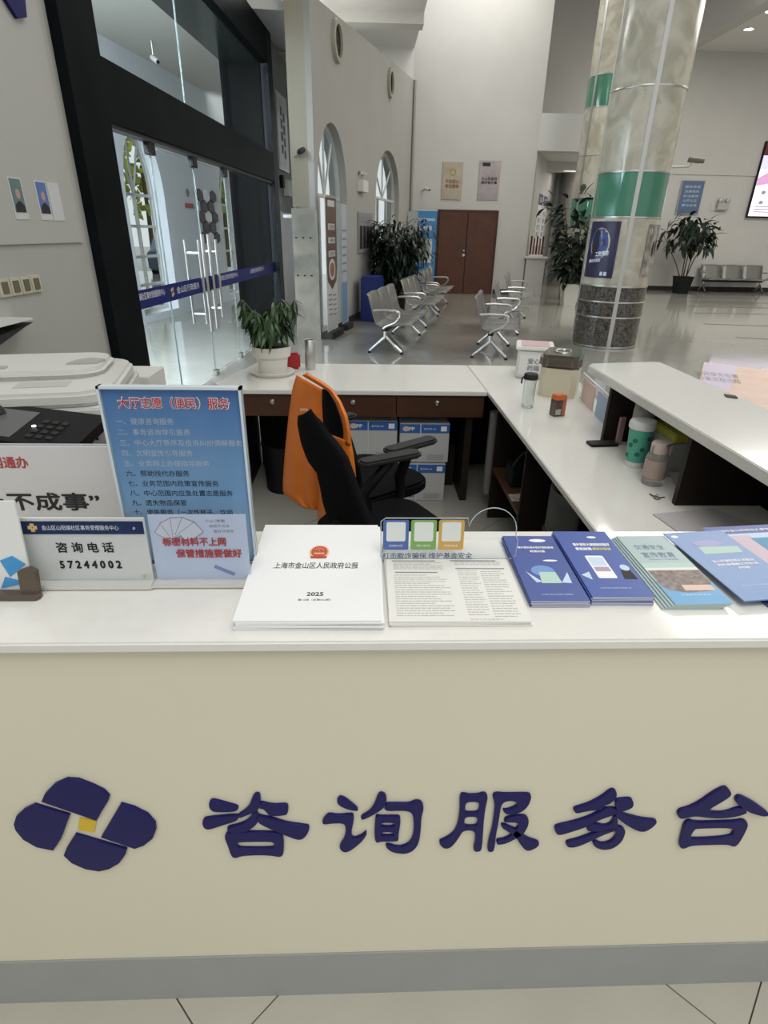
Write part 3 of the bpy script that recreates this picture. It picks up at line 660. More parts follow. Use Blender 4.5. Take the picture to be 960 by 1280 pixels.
# gazette stack
ORD = ('topmost', 'second', 'third', 'fourth', 'fifth', 'sixth', 'lowest')
def sheet_thing(name, label, cat, x, y, z, w, l, th, m, rz, group=None, curl=0.0):
    t = thing(name, label, cat, (x, y, z), rz, group)
    n = 8; rows_t = []
    b = MB(); top = []; bot = []
    for j in range(n+1):
        yy = -l/2+l*j/n; c = curl*(1-j/n)**3 if curl else 0
        top.append([(xx, yy, th+c*(.4+.6*abs(2*(xx/w)))) for xx in (-w/2, 0, w/2)]); bot.append([(xx, yy, 0+c*(.4+.6*abs(2*(xx/w)))) for xx in (-w/2, 0, w/2)])
    if curl:
        b.grid(top); b.grid([r[::-1] for r in bot])
        for E in (0, 2): b.grid([[bot[j][E], top[j][E]] for j in range(n+1)])
        for J in (0, n): b.grid([bot[J], top[J]])
        bmesh.ops.remove_doubles(b.b, verts=b.b.verts, dist=1e-6)
    else: b.box(-w/2, w/2, -l/2, l/2, 0, th)
    b.build('cover', m, t)
    return t
gz = None
for k in range(6):
    z = CZ+.0006+k*.0027
    dx, dy, r = ((.0, .0, .0), (-.003, .001, .01), (.004, -.002, -.012), (.0, .001, .02), (.003, -.001, -.006), (-.001, .001, -.004))[k]
    gz = sheet_thing('gazette', 'white government gazette with red emblem, topmost of its pile' if k == 5 else 'plain white gazette copy, %s from the top of its pile' % ORD[5-k],
                     'magazine', -.080+dx, .826+dy, z, .216, .302, .0024, M_paper, r, 'white gazettes piled on the counter')
def flat(body, w, h, m, t, x, y, z, bold=0, name='lettering', align='C', rz=0): return text(body, w, h, m, t, (x, y, z), (0, 0, rz), name, bold, align)
flat('上海市金山区人民政府公报', .142, .020, M_ink, gz, .001, .002, .00262, .012)
flat('2025', .026, .0105, M_ink, gz, .006, -.083, .00262, .03, 'year')
flat('第10期（总第303期）', .050, .0058, M_ink, gz, .006, -.0985, .00262)
em = MB().prism(ell(.003, .047, .0175, .0235, 24), .0024, .0027).build('emblem', M_gold, gz)
MB().prism(ell(.003, .048, .0145, .0195, 24), .0027, .0029).build('emblem_disc', mat('emblem_red', (.50, .07, .05), .4), em)
MB().prism([(-.010, .025), (.016, .025), (.018, .032), (-.012, .032)], .0027, .003).build('emblem_ribbon', M_redprint, em)
MB().box(-.006, .012, .040, .044, .0029, .0031).build('emblem_gate', M_gold, em)
for sx, sy in ((-.003, .057), (.001, .060), (.005, .060), (.009, .057), (.003, .053)): MB().prism(ell(sx+.0, sy, .0012, .0016, 6), .0029, .0031).build('emblem_star', M_gold, em)
# white forms
for k in range(3):
    fm = sheet_thing('printed_form', 'top grey-white text form of the pile behind the acrylic stand' if k == 2 else 'white printed form, %s from the top of the pile behind the stand' % ORD[2-k], 'form', .145+(.002, -.002, 0)[k], .805, CZ+.0006+k*.0034, .212, .248, .003,
                     mat('newsprint_paper', (.74, .73, .69), .6), (.0, .012, -.008)[k], 'printed forms piled on the counter')
ZT = .00315
random.seed(3)
def bars(parent, x0, x1, y0, y1, n, m, name='text_block', hh=.0011, gap=.16):
    b = MB()
    for i in range(n):
        y = y1-(y1-y0)*i/max(1, n-1); x = x0; end = x1-(random.random()**3)*(x1-x0)*.4
        while x < end:
            w = random.uniform(.003, .012)
            b.box(x, min(x+w, end), y-hh, y+hh, ZT-.0001, ZT); x += w+.0012
    return stuff(b.build(name, m, parent))
M_faint = mat('faint_grey_ink', (.45, .44, .42), .7)
for (x0, x1, y0, y1, n) in ((-.094, -.008, .022, .042, 5), (-.094, -.004, -.110, .002, 19), (.012, .094, .036, .046, 3), (.014, .048, -.108, .016, 20), (.053, .094, -.112, .014, 20)):
    bars(fm, x0, x1, y0, y1, n, M_faint)
for x0, x1, y in ((-.096, -.020, .048), (-.092, -.020, .0105), (.006, .086, .049), (.012, .096, .023)):
    MB().box(x0, x1, y-.0016, y+.0016, ZT-.0001, ZT+.0001).build('heading_bar', M_grey_ink, fm)
flat('参保人员注意事项', .05, .004, M_faint, fm, .04, -.1195, ZT)
# acrylic stand with three coloured tiles (codes left out)
t = thing('acrylic_stand', 'clear acrylic stand with blue, green and orange tiles over the forms', 'sign stand', (.146, .862, CZ+.0105)); t.rotation_euler = (-.12, 0, 0)
out = [(-.116, .0), (.118, .0), (.122, .006), (.124, .035)]
cc = (.078, .053)
out += [(cc[0]+.042*math.cos(a), cc[1]+.042*math.sin(a)) for a in [math.radians(q) for q in range(-10, 171, 15)]]
out += [(.034, .076), (-.108, .076), (-.116, .070)]
XZ = Matrix(((1, 0, 0, 0), (0, 0, -1, 0), (0, 1, 0, 0), (0, 0, 0, 1)))
MB().prism(out, 0, .003, XZ).build('acrylic_sheet', M_acr, t)
MB().tube([(a, -.0015, b) for a, b in out+out[:1]], .0009, 6).build('sheet_edge', M_frost, t)
MB().box(-.116, .132, -.004, .045, -.0008, .0015).build('foot', M_acr, t)
for x, c, s in ((-.090, (.07, .13, .36), '关注微信公众号'), (-.042, (.18, .36, .10), '举报小程序码'), (.006, (.55, .33, .08), '举报电话')):
    f = MB().rbox(x-.0222, x+.0222, .018, .073, .003, .0036, .003, 3, XZ).build('colour_tile', mat('tile_%d' % int(x*1000+200), c, .4), t)
    MB().rbox(x-.0165, x+.0165, .034, .0695, .0036, .0039, .003, 3, XZ).build('blank_square', mat('tile_blank', (.66, .70, .66), .4), f)
    text(s, .024, .004, M_whiteink, f, (x, -.0040, .026), UP, 'lettering')
text('打击欺诈骗保 维护基金安全', .158, .0115, mat('slate_blue_ink', (.10, .12, .22), .5), t, (-.034, -.0040, .0075), UP, 'lettering', .015)
text('打击欺诈骗保 维护基金安全', .160, .0132, M_whiteink, t, (-.034, -.0033, .0075), UP, 'lettering_outline', .02)
# brochures
M_brB = mat('indigo_cover', (.065, .10, .32), .4); M_brW = mat('grey_page_edges', (.45, .48, .55), .6)
def brochure(px4, z, w, l, n, m, name, label_top, label_under, group, th=.003, curl=0, jit=.0015):
    c = [pz(u, v, z) for u, v in px4]      # TL TR BR BL
    mid = (c[0]+c[1]+c[2]+c[3])/4; ax = ((c[2]-c[3])+(c[1]-c[0])).normalized()
    ay = ((c[0]-c[3])+(c[1]-c[2])).normalized(); rz = math.atan2(ay.y, ay.x)-PI/2
    top = None
    for k in range(n):
        j = 0 if k == n-1 else 1
        top = sheet_thing(name, label_top if k == n-1 else label_under % ORD[n-1-k], 'brochure', mid.x+j*random.uniform(-jit, jit), mid.y+j*random.uniform(-jit, jit), CZ+.0006+k*(th+.0002), w, l, th, m, rz+j*random.uniform(-.012, .012), group, 0)
        MB().box(-w/2+.0008, w/2-.0003, -l/2-.0004, l/2, .0004, th-.0005).build('pages', M_brW, top)
    return top
random.seed(5)
b1 = brochure([(632, 668), (687, 672), (737, 750), (664, 750)], CZ+.014, .094, .212, 4, M_brB, 'brochure', 'indigo brochure topmost of the pile beside the acrylic stand', 'indigo brochure, %s from the top of the pile by the acrylic stand', 'indigo brochures, left pile')
b2 = brochure([(690, 663), (757, 664), (818, 745), (742, 745)], CZ+.018, .100, .218, 5, mat('royal_indigo_cover', (.06, .105, .36), .4), 'brochure', 'royal blue brochure with printed phone, topmost of the second pile', 'royal blue brochure, %s from the top of the second pile', 'royal blue brochures, second pile')
Z3 = .0032
M_pale = mat('pale_blue_print2', (.55, .66, .80), .5); M_peach = mat('peach_print', (.72, .52, .45), .5); M_yel = mat('yellow_print', (.65, .6, .2), .5); M_green = mat('pale_green_print', (.45, .62, .55), .5)
flat('城乡居民基本医疗保险参保', .066, .008, M_whiteink, b1, .004, .062, Z3, .04); flat('政策问答', .028, .008, M_whiteink, b1, .004, .048, Z3, .04)
def blob(parent, pts, z, m, name='printed_shape'): return MB().prism(pts, z-.0003, z, None).build(name, m, parent)
blob(b1, ell(.014, .088, .016, .006, 10), Z3, M_whiteink, 'printed_cloud'); blob(b1, ell(.018, .016, .013, .003, 10), Z3, M_whiteink, 'printed_cloud')
blob(b1, ell(-.004, -.018, .020, .018, 14), Z3, mat('mid_blue_print', (.16, .30, .58), .5)); blob(b1, [(-.016, -.056), (.018, -.056), (.016, -.022), (-.012, -.022)], Z3+.0003, M_green)
blob(b1, [(-.034, -.02), (-.014, -.052), (-.024, -.054)], Z3+.0003, M_pale, 'printed_leaf'); blob(b1, [(.036, -.022), (.018, -.054), (.034, -.056)], Z3+.0003, M_pale, 'printed_leaf')
flat('上海市金山区医疗保障局', .05, .004, M_pale, b1, .0, -.088, Z3)
flat('城乡居民大病保险和医疗', .068, .0115, M_whiteink, b2, .006, .058, Z3, .05); flat('救助政策', .030, .011, M_whiteink, b2, -.013, .042, Z3, .05); flat('便民问答册', .034, .010, M_yel, b2, .020, .042, Z3, .05)
blob(b2, ell(.016, .086, .009, .004, 10), Z3, M_whiteink, 'printed_cloud')
ph = MB().rbox(-.020, .012, -.055, .018, Z3-.0003, Z3, .003).build('printed_phone', M_whiteink, b2)
MB().box(-.017, .009, -.016, .012, Z3, Z3+.0003).build('printed_picture', M_pale, ph); MB().box(-.017, .009, -.034, -.020, Z3, Z3+.0003).build('printed_picture', mat('mauve_print', (.42, .32, .42), .5), ph)
blob(b2, [(.022, -.058), (.045, -.058), (.042, -.03), (.026, -.03)], Z3, M_ink, 'printed_desk'); blob(b2, ell(.036, -.022, .008, .010, 10), Z3+.0003, M_pale); blob(b2, [(-.046, -.045), (-.032, -.06), (-.030, -.035)], Z3, M_pale, 'printed_leaf')
flat('上海市金山区医疗保障局 宣', .052, .004, M_pale, b2, -.004, -.084, Z3)
# third pile: traffic safety
m3 = mat('grey_green_cover', (.36, .46, .46), .35)
b3 = None
for k in range(5):
    b3 = sheet_thing('brochure', 'pale traffic safety leaflet with printed bridge, front of the right fan' if k == 4 else 'pale traffic safety leaflet, %s from the top of the fan' % ORD[4-k], 'brochure', .532-.004*(4-k)+.0, .832+.0*k, CZ+.0006+k*.0022, .094, .222, .002, m3, .02-.006*(4-k), 'traffic safety leaflets')
Z5 = .0022
MB().box(-.0465, .0465, -.1105, -.045, .0019, .0021).build('printed_band', mat('cyan_print', (.10, .33, .58), .35), b3)
MB().prism([(-.044, -.058), (-.036, -.072), (-.01, -.080), (.03, -.076), (.046, -.05), (.046, -.012), (-.044, -.012)], .002, Z5).build('printed_town', mat('brown_print', (.24, .20, .18), .5, noise=.4, nscale=120), b3)
MB().box(-.046, .046, -.012, -.004, .0019, Z5).build('printed_road', M_white, b3); MB().box(-.046, .046, -.004, .012, .0019, Z5-.0001).build('printed_hills', M_green, b3)
flat('交通安全', .056, .017, mat('steel_ink', (.12, .2, .32), .5), b3, -.004, .068, Z5+.0001, .0); flat('宣传教育', .060, .019, _mats['steel_ink'], b3, .0, .040, Z5+.0001, .0)
flat('文明出行 平安回家', .055, .0035, _mats['steel_ink'], b3, .002, .024, Z5+.0001)
MB().box(-.010, .040, -.074, -.058, Z5-.0002, Z5+.0001).build('blank_square', M_peach, b3); flat('公安局交警支队', .05, .004, M_whiteink, b3, .0, -.086, Z5)
# fourth: light blue leaflet laid askew, one darker sheet under it, and a fifth at the edge
m4 = mat('soft_blue_cover', (.16, .27, .50), .35)
def quad_sheet(px4, z, th, m, name, label, group):
    c = [pz(u, v, z) for u, v in px4]; mid = (c[0]+c[1]+c[2]+c[3])/4
    w = ((c[1]-c[0]).length+(c[2]-c[3]).length)/2; l = ((c[0]-c[3]).length+(c[1]-c[2]).length)/2
    ax = ((c[2]-c[3])+(c[1]-c[0])).normalized(); rz = math.atan2(ax.y, ax.x)
    return sheet_thing(name, label, 'brochure', mid.x, mid.y, z, w, l, th, m, rz, group), w, l
b6 = sheet_thing('brochure', 'dark blue leaflet lying under the askew light blue one', 'brochure', .690, .800, CZ+.001, .11, .20, .002, mat('deep_blue_cover', (.05, .09, .22), .4), .10, 'light blue leaflets at the right')
b5 = sheet_thing('brochure', 'leaflet with navy header and pink panel at the right edge', 'brochure', .775, .885, CZ+.0035, .175, .225, .002, M_pale, .10, 'light blue leaflets at the right')
MB().box(-.0875, .0875, .082, .1125, .002, .0023).build('header_band', M_brB, b5); flat('上海市金山区劳动人事争议', .13, .009, M_whiteink, b5, -.008, .094, .0025, .03)
MB().box(-.072, -.015, -.09, .074, .002, .0023).build('pink_panel', mat('pink_panel_print', (.60, .48, .55), .5), b5); MB().box(-.02, .075, .0, .062, .0022, .0026).build('photo_print', mat('teal_print', (.10, .30, .45), .5), b5)
b4 = sheet_thing('brochure', 'light blue leaflet lying askew with printed hands and white title', 'brochure', .648, .842, CZ+.0125, .122, .225, .002, m4, .10, 'light blue leaflets at the right')
MB().prism([(-.030, .030), (.045, .030), (.050, .052), (-.026, .056)], .002, Z5).build('printed_book', M_green, b4); blob(b4, ell(.0, .066, .03, .012, 14), Z5+.0002, mat('lavender_print', (.40, .38, .6), .5))
flat('金山区被征地人员就业', .080, .0085, M_whiteink, b4, .006, .004, Z5+.0001, .05); flat('和社会保险工作办法', .078, .0085, M_whiteink, b4, .006, -.008, Z5+.0001, .05); flat('问答', .022, .008, M_whiteink, b4, .010, -.020, Z5+.0001, .05)
flat('金山区人力资源和社会保障局', .078, .0035, M_whiteink, b4, .004, -.072, Z5+.0001); blob(b4, ell(-.047, .097, .007, .005, 8), Z5, M_whiteink, 'printed_logo')

# ------------------------------------------------------------------ on the desks behind
def vessel(name, label, cat, loc, parts, group=None):
    t = thing(name, label, cat, loc, 0, group)
    for nm, prof, m in parts: MB().lathe(prof, 28).build(nm, m, t, True)
    return t
t = vessel('water_bottle', 'empty clear glass bottle with a black lid on the side desk', 'bottle', (.845, 2.86, DT), [
    ('bottle_body', [(.0, 0), (.029, 0), (.031, .006), (.031, .135), (.027, .145), (.0235, .145), (.028, .132), (.028, .012), (0, .012)], mat('bottle_glass', (.90, .94, .93), .02, trans=1, ior=1.25)),
    ('lid', [(0, .145), (.034, .145), (.035, .15), (.035, .170), (.031, .174), (0, .174)], M_greyplast)])
MB().tube([(-.034, 0, .160), (-.045, -.005, .150), (-.048, -.01, .125)], .004, 8).build('strap', M_black, t, True)
# small orange snack packet
t = thing('snack_packet', 'small orange and brown snack carton between bottle and white box', 'packet', (.957, 2.72, DT), .25)
MB().prism([(-.030, -.022), (.030, -.022), (.030, .022), (-.030, .022)], 0, .078).build('carton', mat('dark_brown_print', (.10, .07, .06), .4, noise=.4, nscale=60), t)
MB().prism([(-.031, -.023), (.031, -.023), (.031, .023), (-.031, .023)], .078, .104).build('top_flap', mat('orange_print', (.62, .16, .04), .4), t, bevel=.004)
MB().box(-.024, .004, -.0232, -.022, .008, .036).build('label', mat('grey_green_label', (.38, .44, .38), .5), t)
MB().box(.010, .028, -.0232, -.022, .004, .085).build('stripe', mat('rust_print', (.45, .15, .08), .5), t)
# white box with pink lid
t = thing('plastic_bin', 'white box with pink top at the corner of the desks', 'box', (1.07, 3.62, DT), -.25)
MB().prism([(-.10, -.12), (.10, -.12), (.10, .12), (-.10, .12)], 0, .17).build('bin_body', M_white, t, bevel=.008)
MB().prism([(-.115, -.135), (.115, -.135), (.115, .135), (-.115, .135)], .17, .19).build('rim', mat('bright_white_plastic', (.8, .8, .78), .35), t, bevel=.006)
MB().prism([(-.085, -.105), (.085, -.105), (.085, .105), (-.085, .105)], .19, .194).build('lid_panel', mat('dusty_pink', (.60, .42, .42), .5), t)
MB().box(-.1012, -.1, -.09, .09, .025, .145).build('label_frame', M_paper, t)
MB().box(-.085, .085, -.1212, -.12, .025, .145).build('label_frame', M_paper, t)
text('爱心\n药箱', .075, .075, M_grey_ink, t, (0, -.1215, .085), UP, 'lettering', .03)
# cream box with brown lid
t = thing('storage_box', 'cream octagonal box with glossy brown lid beside the snack carton', 'box', (1.105, 3.18, DT), -.42)
oc = lambda a, b, c: [(-a+c, -b), (a-c, -b), (a, -b+c), (a, b-c), (a-c, b), (-a+c, b), (-a, b-c), (-a, -b+c)]
MB().prism(oc(.10, .135, .03), 0, .155).build('box_body', mat('cream_plastic', (.62, .57, .43), .35), t)
MB().prism(oc(.112, .147, .035), .150, .225).build('lid', mat('taupe_gloss_plastic', (.115, .095, .075), .2, coat=.4), t, bevel=.018)
MB().tube([(.045*math.cos(a), .06*math.sin(a), .227) for a in [PI*.2+i*PI*1.5/10 for i in range(11)]], .005, 8).build('handle_ring', M_chrome, t, True)
t = thing('leaflet_holder', 'tiny clear holder with white cards right of the brown lidded box', 'holder', (1.31, 3.10, DT), .2)
MB().box(-.04, .04, 0, .003, .0, .13).build('front_sheet', M_acr, t); MB().box(-.037, .037, .004, .007, .004, .12).build('card', M_paper, t)
# potted plant on the back desk
def leaf_mesh(name, L, W, droop, n=5, m=None):
    b = MB(); rows = []
    for i in range(n+1):
        s = i/n; wdt = W*math.sin(PI*min(.98, .06+s*.92))**.8
        x = L*s; z = -droop*L*s*s
        rows.append([(x, -wdt, z+.12*wdt), (x, 0, z-.15*wdt), (x, wdt, z+.12*wdt)])
    b.grid(rows); me = bpy.data.meshes.new(name); b.b.to_mesh(me); b.b.free(); me.materials.append(m)
    for p in me.polygons: p.use_smooth = True
    return me
def put_leaf(parent, me, loc, az, el, roll=0, s=1.0):
    o = bpy.data.objects.new('leaf', me); COL.objects.link(o); o.parent = parent; o.location = loc
    o.rotation_mode = 'XYZ'; o.rotation_euler = Matrix.Rotation(az, 3, 'Z').to_4x4().to_3x3().__matmul__(Matrix.Rotation(-el, 3, 'Y')).__matmul__(Matrix.Rotation(roll, 3, 'X')).to_euler()
    o.scale = (s, s, s); return o
random.seed(11)
t = thing('potted_plant', 'small bushy green plant in white ribbed pot on the back desk', 'plant', (-.56, 3.56, DT))
prof = [(0, .012), (.085, .012), (.095, .10), (.112, .115), (.118, .165), (.120, .172), (.108, .172), (.104, .155), (0, .150)]
MB().lathe(prof, 32).build('pot', M_pot, t, True)
MB().lathe([(0, 0), (.115, 0), (.135, .022), (.128, .024), (.11, .010), (0, .010)], 32).build('saucer', M_pot, t, True)
MB().lathe([(0, .158), (.104, .158)], 20).build('soil', M_soil, t)
lm = [leaf_mesh('leaf', .11, .0125, .6, m=M_leaf_s), leaf_mesh('leaf', .085, .011, .9, m=M_leaf_s)]
for k in range(13):
    a = k*2.4; r = .05+.13*random.random(); top = .32+.17*random.random()
    tip = Vector((r*1.3*math.cos(a), r*1.1*math.sin(a), top))
    MB().tube([(.02*math.cos(a), .02*math.sin(a), .15), tip*.6+Vector((0, 0, .10)), tip], .0035, 6).build('stem', M_stem, t, True)
    for q in range(21):
        s = random.uniform(.45, 1.06); base = Vector((tip.x*s, tip.y*s, .16+(tip.z-.16)*s))
        az = random.uniform(0, 2*PI) if q % 3 else a+random.uniform(-.6, .6)
        put_leaf(t, random.choice(lm), base, az, random.uniform(-1.2, .15), random.uniform(-.5, .5), random.uniform(.7, 1.2))
# steel cup
t = vessel('steel_cup', 'narrow brushed steel cup beside the potted plant', 'cup', (-.343, 3.72, DT), [
    ('cup_body', [(0, 0), (.034, 0), (.035, .004), (.035, .18), (.032, .184), (.030, .182), (.030, .01), (0, .01)], M_chrome2)])
MB().lathe([(0, .175), (.031, .175)], 20).build('lid', M_greyplast, t)
# red thing: small red packet behind the plant
t = thing('red_pouch', 'small red pouch lying behind the potted plant', 'pouch', (-.455, 3.72, DT), .3)
MB().prism([(-.05, -.02), (.05, -.02), (.04, .02), (-.04, .02)], 0, .10).build('pouch_body', mat('red_cloth', (.40, .02, .03), .7), t, bevel=.012)
# cups under the raised counter
vessel('lidded_tumbler', 'grey tumbler standing behind the green patterned cup', 'cup', (1.115, 2.17, DT), [
    ('body', [(0, 0), (.036, 0), (.042, .19), (0, .19)], mat('grey_tumbler', (.30, .30, .29), .4)),
    ('lid', [(0, .19), (.040, .19), (.041, .205), (.037, .21), (.037, .235), (0, .238)], mat('grey_lid', (.25, .25, .24), .5))])
t = vessel('patterned_tumbler', 'green patterned cup with a white lid on the side desk', 'cup', (1.055, 2.045, DT), [
    ('cup_body', [(0, 0), (.033, 0), (.036, .02), (.0362, .022)], M_white),
    ('green_sleeve', [(.0362, .022), (.045, .150)], mat('teal_green_sleeve', (.08, .38, .27), .4)),
    ('lid', [(.0455, .150), (.049, .153), (.049, .172), (.044, .182), (0, .185)], mat('white_lid', (.72, .73, .72), .35))])
for k in range(9):
    a = PI+k*.38; z = .045+.032*(k % 3)+.012*(k % 2); r = .0365+(z-.02)*.072
    MB().prism(ell(0, 0, .009, .010, 7), 0, .0012, Matrix.Translation((r*math.cos(a), r*math.sin(a), z)) @ Matrix.Rotation(a, 4, 'Z') @ Matrix.Rotation(PI/2, 4, 'Y')).build('printed_flower', mat('dark_green_print', (.02, .13, .10), .5), t)
t = vessel('glass_bottle', 'squat glass bottle with pink sleeve and pink lid beside the green cup', 'bottle', (1.045, 1.87, DT), [
    ('glass_body', [(0, 0), (.036, 0), (.039, .006), (.039, .028)], mat('thick_glass', (.9, .88, .86), .05, trans=.8, ior=1.3)),
    ('pink_sleeve', [(.0395, .028), (.040, .095)], mat('dusty_rose_sleeve', (.40, .31, .27), .5)),
    ('glass_neck', [(.039, .095), (.036, .110), (.028, .118)], _mats['thick_glass']),
    ('lid', [(.030, .118), (.031, .150), (.027, .156), (0, .158)], mat('pink_lid', (.60, .48, .43), .4))])
MB().tube([(.0, -.033, .150), (.042, -.005, .150), (.047, .0, .12), (.043, .0, .095)], .0035, 8).build('carry_loop', M_chrome2, t, True)
MB().tube([(-.03, -.01, .145), (-.034, -.012, .12), (-.036, -.01, .105)], .003, 8).build('carry_loop', M_chrome2, t, True)
t = thing('mobile_phone', 'black phone lying at the foot of the raised counter panel', 'phone', (1.02, 2.285, DT), .10)
MB().rbox(-.062, .062, -.030, .030, 0, .010, .008).build('phone_body', M_black, t); MB().rbox(-.060, .060, -.028, .028, .010, .0108, .006).build('frame_edge', M_greyplast, t)
t = thing('tissue_box', 'pale box with yellow top under the raised counter', 'box', (1.235, 2.08, DT), -.02)
MB().box(-.075, .075, -.10, .10, 0, .11).build('box_body', mat('pale_grey_card', (.45, .46, .45), .5), t); MB().box(-.077, .077, -.102, .102, .111, .145).build('box_top', mat('olive_yellow_card', (.42, .40, .06), .5), t, bevel=.004)
t = thing('pink_notebook', 'pink notebook leaning beside the end panel of the raised counter', 'notebook', (1.09, 2.29, DT), .2)
MB().box(-.012, .012, -.006, .006, 0, .12).build('cover', mat('dull_pink_cover', (.35, .22, .22), .5), t)
t = thing('key_bunch', 'small bunch of dark keys on the desk edge below the divider', 'keys', (1.0, 1.735, DT), .3)
for k in range(3):
    q = MB().prism([(-.006, -.008), (.006, -.008), (.008, .0), (.006, .008), (-.006, .008), (-.008, 0)], .001*k, .001*k+.002, Matrix.Rotation(k*.8, 4, 'Z')).box(.006, .034, -.002, .002, .001*k, .001*k+.002, Matrix.Rotation(k*.8, 4, 'Z')).build('key', M_greyplast, t)
MB().tube([(.012*math.cos(a), .012*math.sin(a), .006) for a in [i*PI/6 for i in range(13)]], .0015, 6).build('ring', M_chrome2, t)
random.seed(21)
for k, (x, y, rz, w, l, lab, g_) in enumerate((
        (1.05, 1.55, .18, .22, .16, 'pale grey document folder at the near end of the side desk', .47), (1.20, 1.38, .15, .22, .30, 'dull grey paper lying below the divider panel', .33),
        (1.15, 1.55, .6, .12, .17, 'white slip half hidden near the divider panel', .5), (1.12, 2.0, .1, .10, .14, 'pink slip beneath the tumblers', .45),
        (1.20, 1.86, -.3, .15, .2, 'loose white sheet behind the pink bottle', .5))):
    sheet_thing('loose_paper', lab, 'paper', x, y, DT+.0008*k, w, l, .0006 if k else .004, mat('loose_paper_%d' % k, (g_, g_*(.95 if k != 3 else .8), g_*.95), .6), rz)
t = thing('dark_notebook', 'dark brown notebook on the papers at the right edge', 'notebook', (1.27, 1.18, DT+.006), .2)
MB().box(-.05, .05, -.09, .09, 0, .02).build('cover', mat('dark_maroon_cover', (.05, .03, .03), .5), t)
# under the side desk
t = thing('tote_bag', 'black bag with looped handle on the shelf below the side desk', 'bag', (.83, 2.75, .322))
MB().rbox(-.07, .08, -.06, .08, 0, .10, .02).build('bag_body', M_black, t); MB().tube([(-.06+.012*i, -.03, .10+.08*math.sin(PI*i/10)) for i in range(11)], .008, 6).build('handle', M_greyplast, t, True)
random.seed(4)
for k in range(3):
    sheet_thing('paper_bundle', ('lowest', 'middle', 'topmost')[k]+' of three crumpled pale papers on the desk shelf', 'paper', .80+.01*k, 2.56, .3205+.006*k, .14, .08, .004, mat('dim_paper', (.40, .38, .30), .7), .3*k, 'papers on the desk shelf')
t = thing('folding_stool', 'dark grey round-backed stool pushed under the side desk', 'stool', (.90, 2.03, 0), 0)
MB().lathe([(0, .38), (.16, .38), (.165, .40), (.15, .42), (0, .42)], 24).build('seat', M_greyplast, t, True)
MB().tube([(0, 0, .0), (0, 0, .38)], .025, 10).build('post', M_chrome2, t, True); MB().lathe([(0, 0), (.11, 0), (.10, .02), (0, .03)], 20).build('foot', M_blackfab, t, True)
MB().grid([[(.15*math.cos(a), -.15*math.sin(a)*0+.15*math.sin(a), z) for a in [PI*.6+i*PI*.8/8 for i in range(9)]] for z in (.42, .50, .56, .60)]).build('backrest', mat('slate_plastic', (.10, .105, .10), .5), t, True, solid=.012)

# cartons of paper below the back desk
M_cart = mat('grey_white_carton', (.50, .50, .50), .6); M_cblue = mat('carton_blue', (.04, .13, .40), .5); M_tape = mat('carton_tape', (.60, .62, .62), .3)
def carton(label, x, y, z, w=.295, d=.20, h=.243):
    t = thing('paper_carton', label, 'carton', (x, y, z), random.uniform(-.02, .02), 'white and blue paper cartons under the back desk')
    MB().box(-w/2, w/2, 0, d, 0, h).build('carton_body', M_cart, t, bevel=.003)
    MB().box(-w/2, w/2, -.0012, 0, h-.058, h-.004).build('blue_band', M_cblue, t)
    MB().box(-.028, -.022, -.0018, -.0012, 0, h).build('tape', M_tape, t)
    text('APP', .06, .022, M_whiteink, t, (-.09, -.0016, h-.032), UP, 'logo_print', .03)
    MB().prism(ell(-.112, h-.032, .020, .016, 14), .0013, .0017, XZ).build('logo_print', M_peach, t)
    text('复印纸 A4', .07, .012, M_whiteink, t, (.03, -.0016, h-.032), UP, 'lettering')
    MB().box(.095, .130, -.0018, -.0012, h-.046, h-.016).build('white_label', M_whiteink, t)
    text('禾木 复印', .07, .016, M_ink, t, (-.07, -.0016, .075-.045), UP, 'lettering', .04)
    MB().box(.02, .12, -.0016, -.0012, .015, .05).build('small_print', mat('light_grey_print', (.38, .38, .38), .6), t)
    return t
carton('white and blue paper carton, upper left beside the chair', .052, 3.24, .262)
carton('white and blue paper carton hidden low behind the chair', .052, 3.24, .0)
carton('white and blue paper carton, upper right of the stack', .362, 3.23, .25)
carton('white and blue paper carton, lower right of the stack', .350, 3.22, .0)
t = thing('brown_box', 'low brown box on the floor right of the cartons', 'box', (.60-.07, 3.62, 0))
MB().box(-.0, .06, -.16, .16, 0, .28).build('box_body', M_wood2, t)
t = thing('waste_bin', 'black round waste bin in the shadow below the back desk', 'bin', (-.50, 3.42, 0))
MB().lathe([(0, 0), (.12, 0), (.14, .30), (.145, .30), (.145, .31), (.13, .31), (.125, .01), (0, .01)], 24).build('bin_body', M_black, t, True)

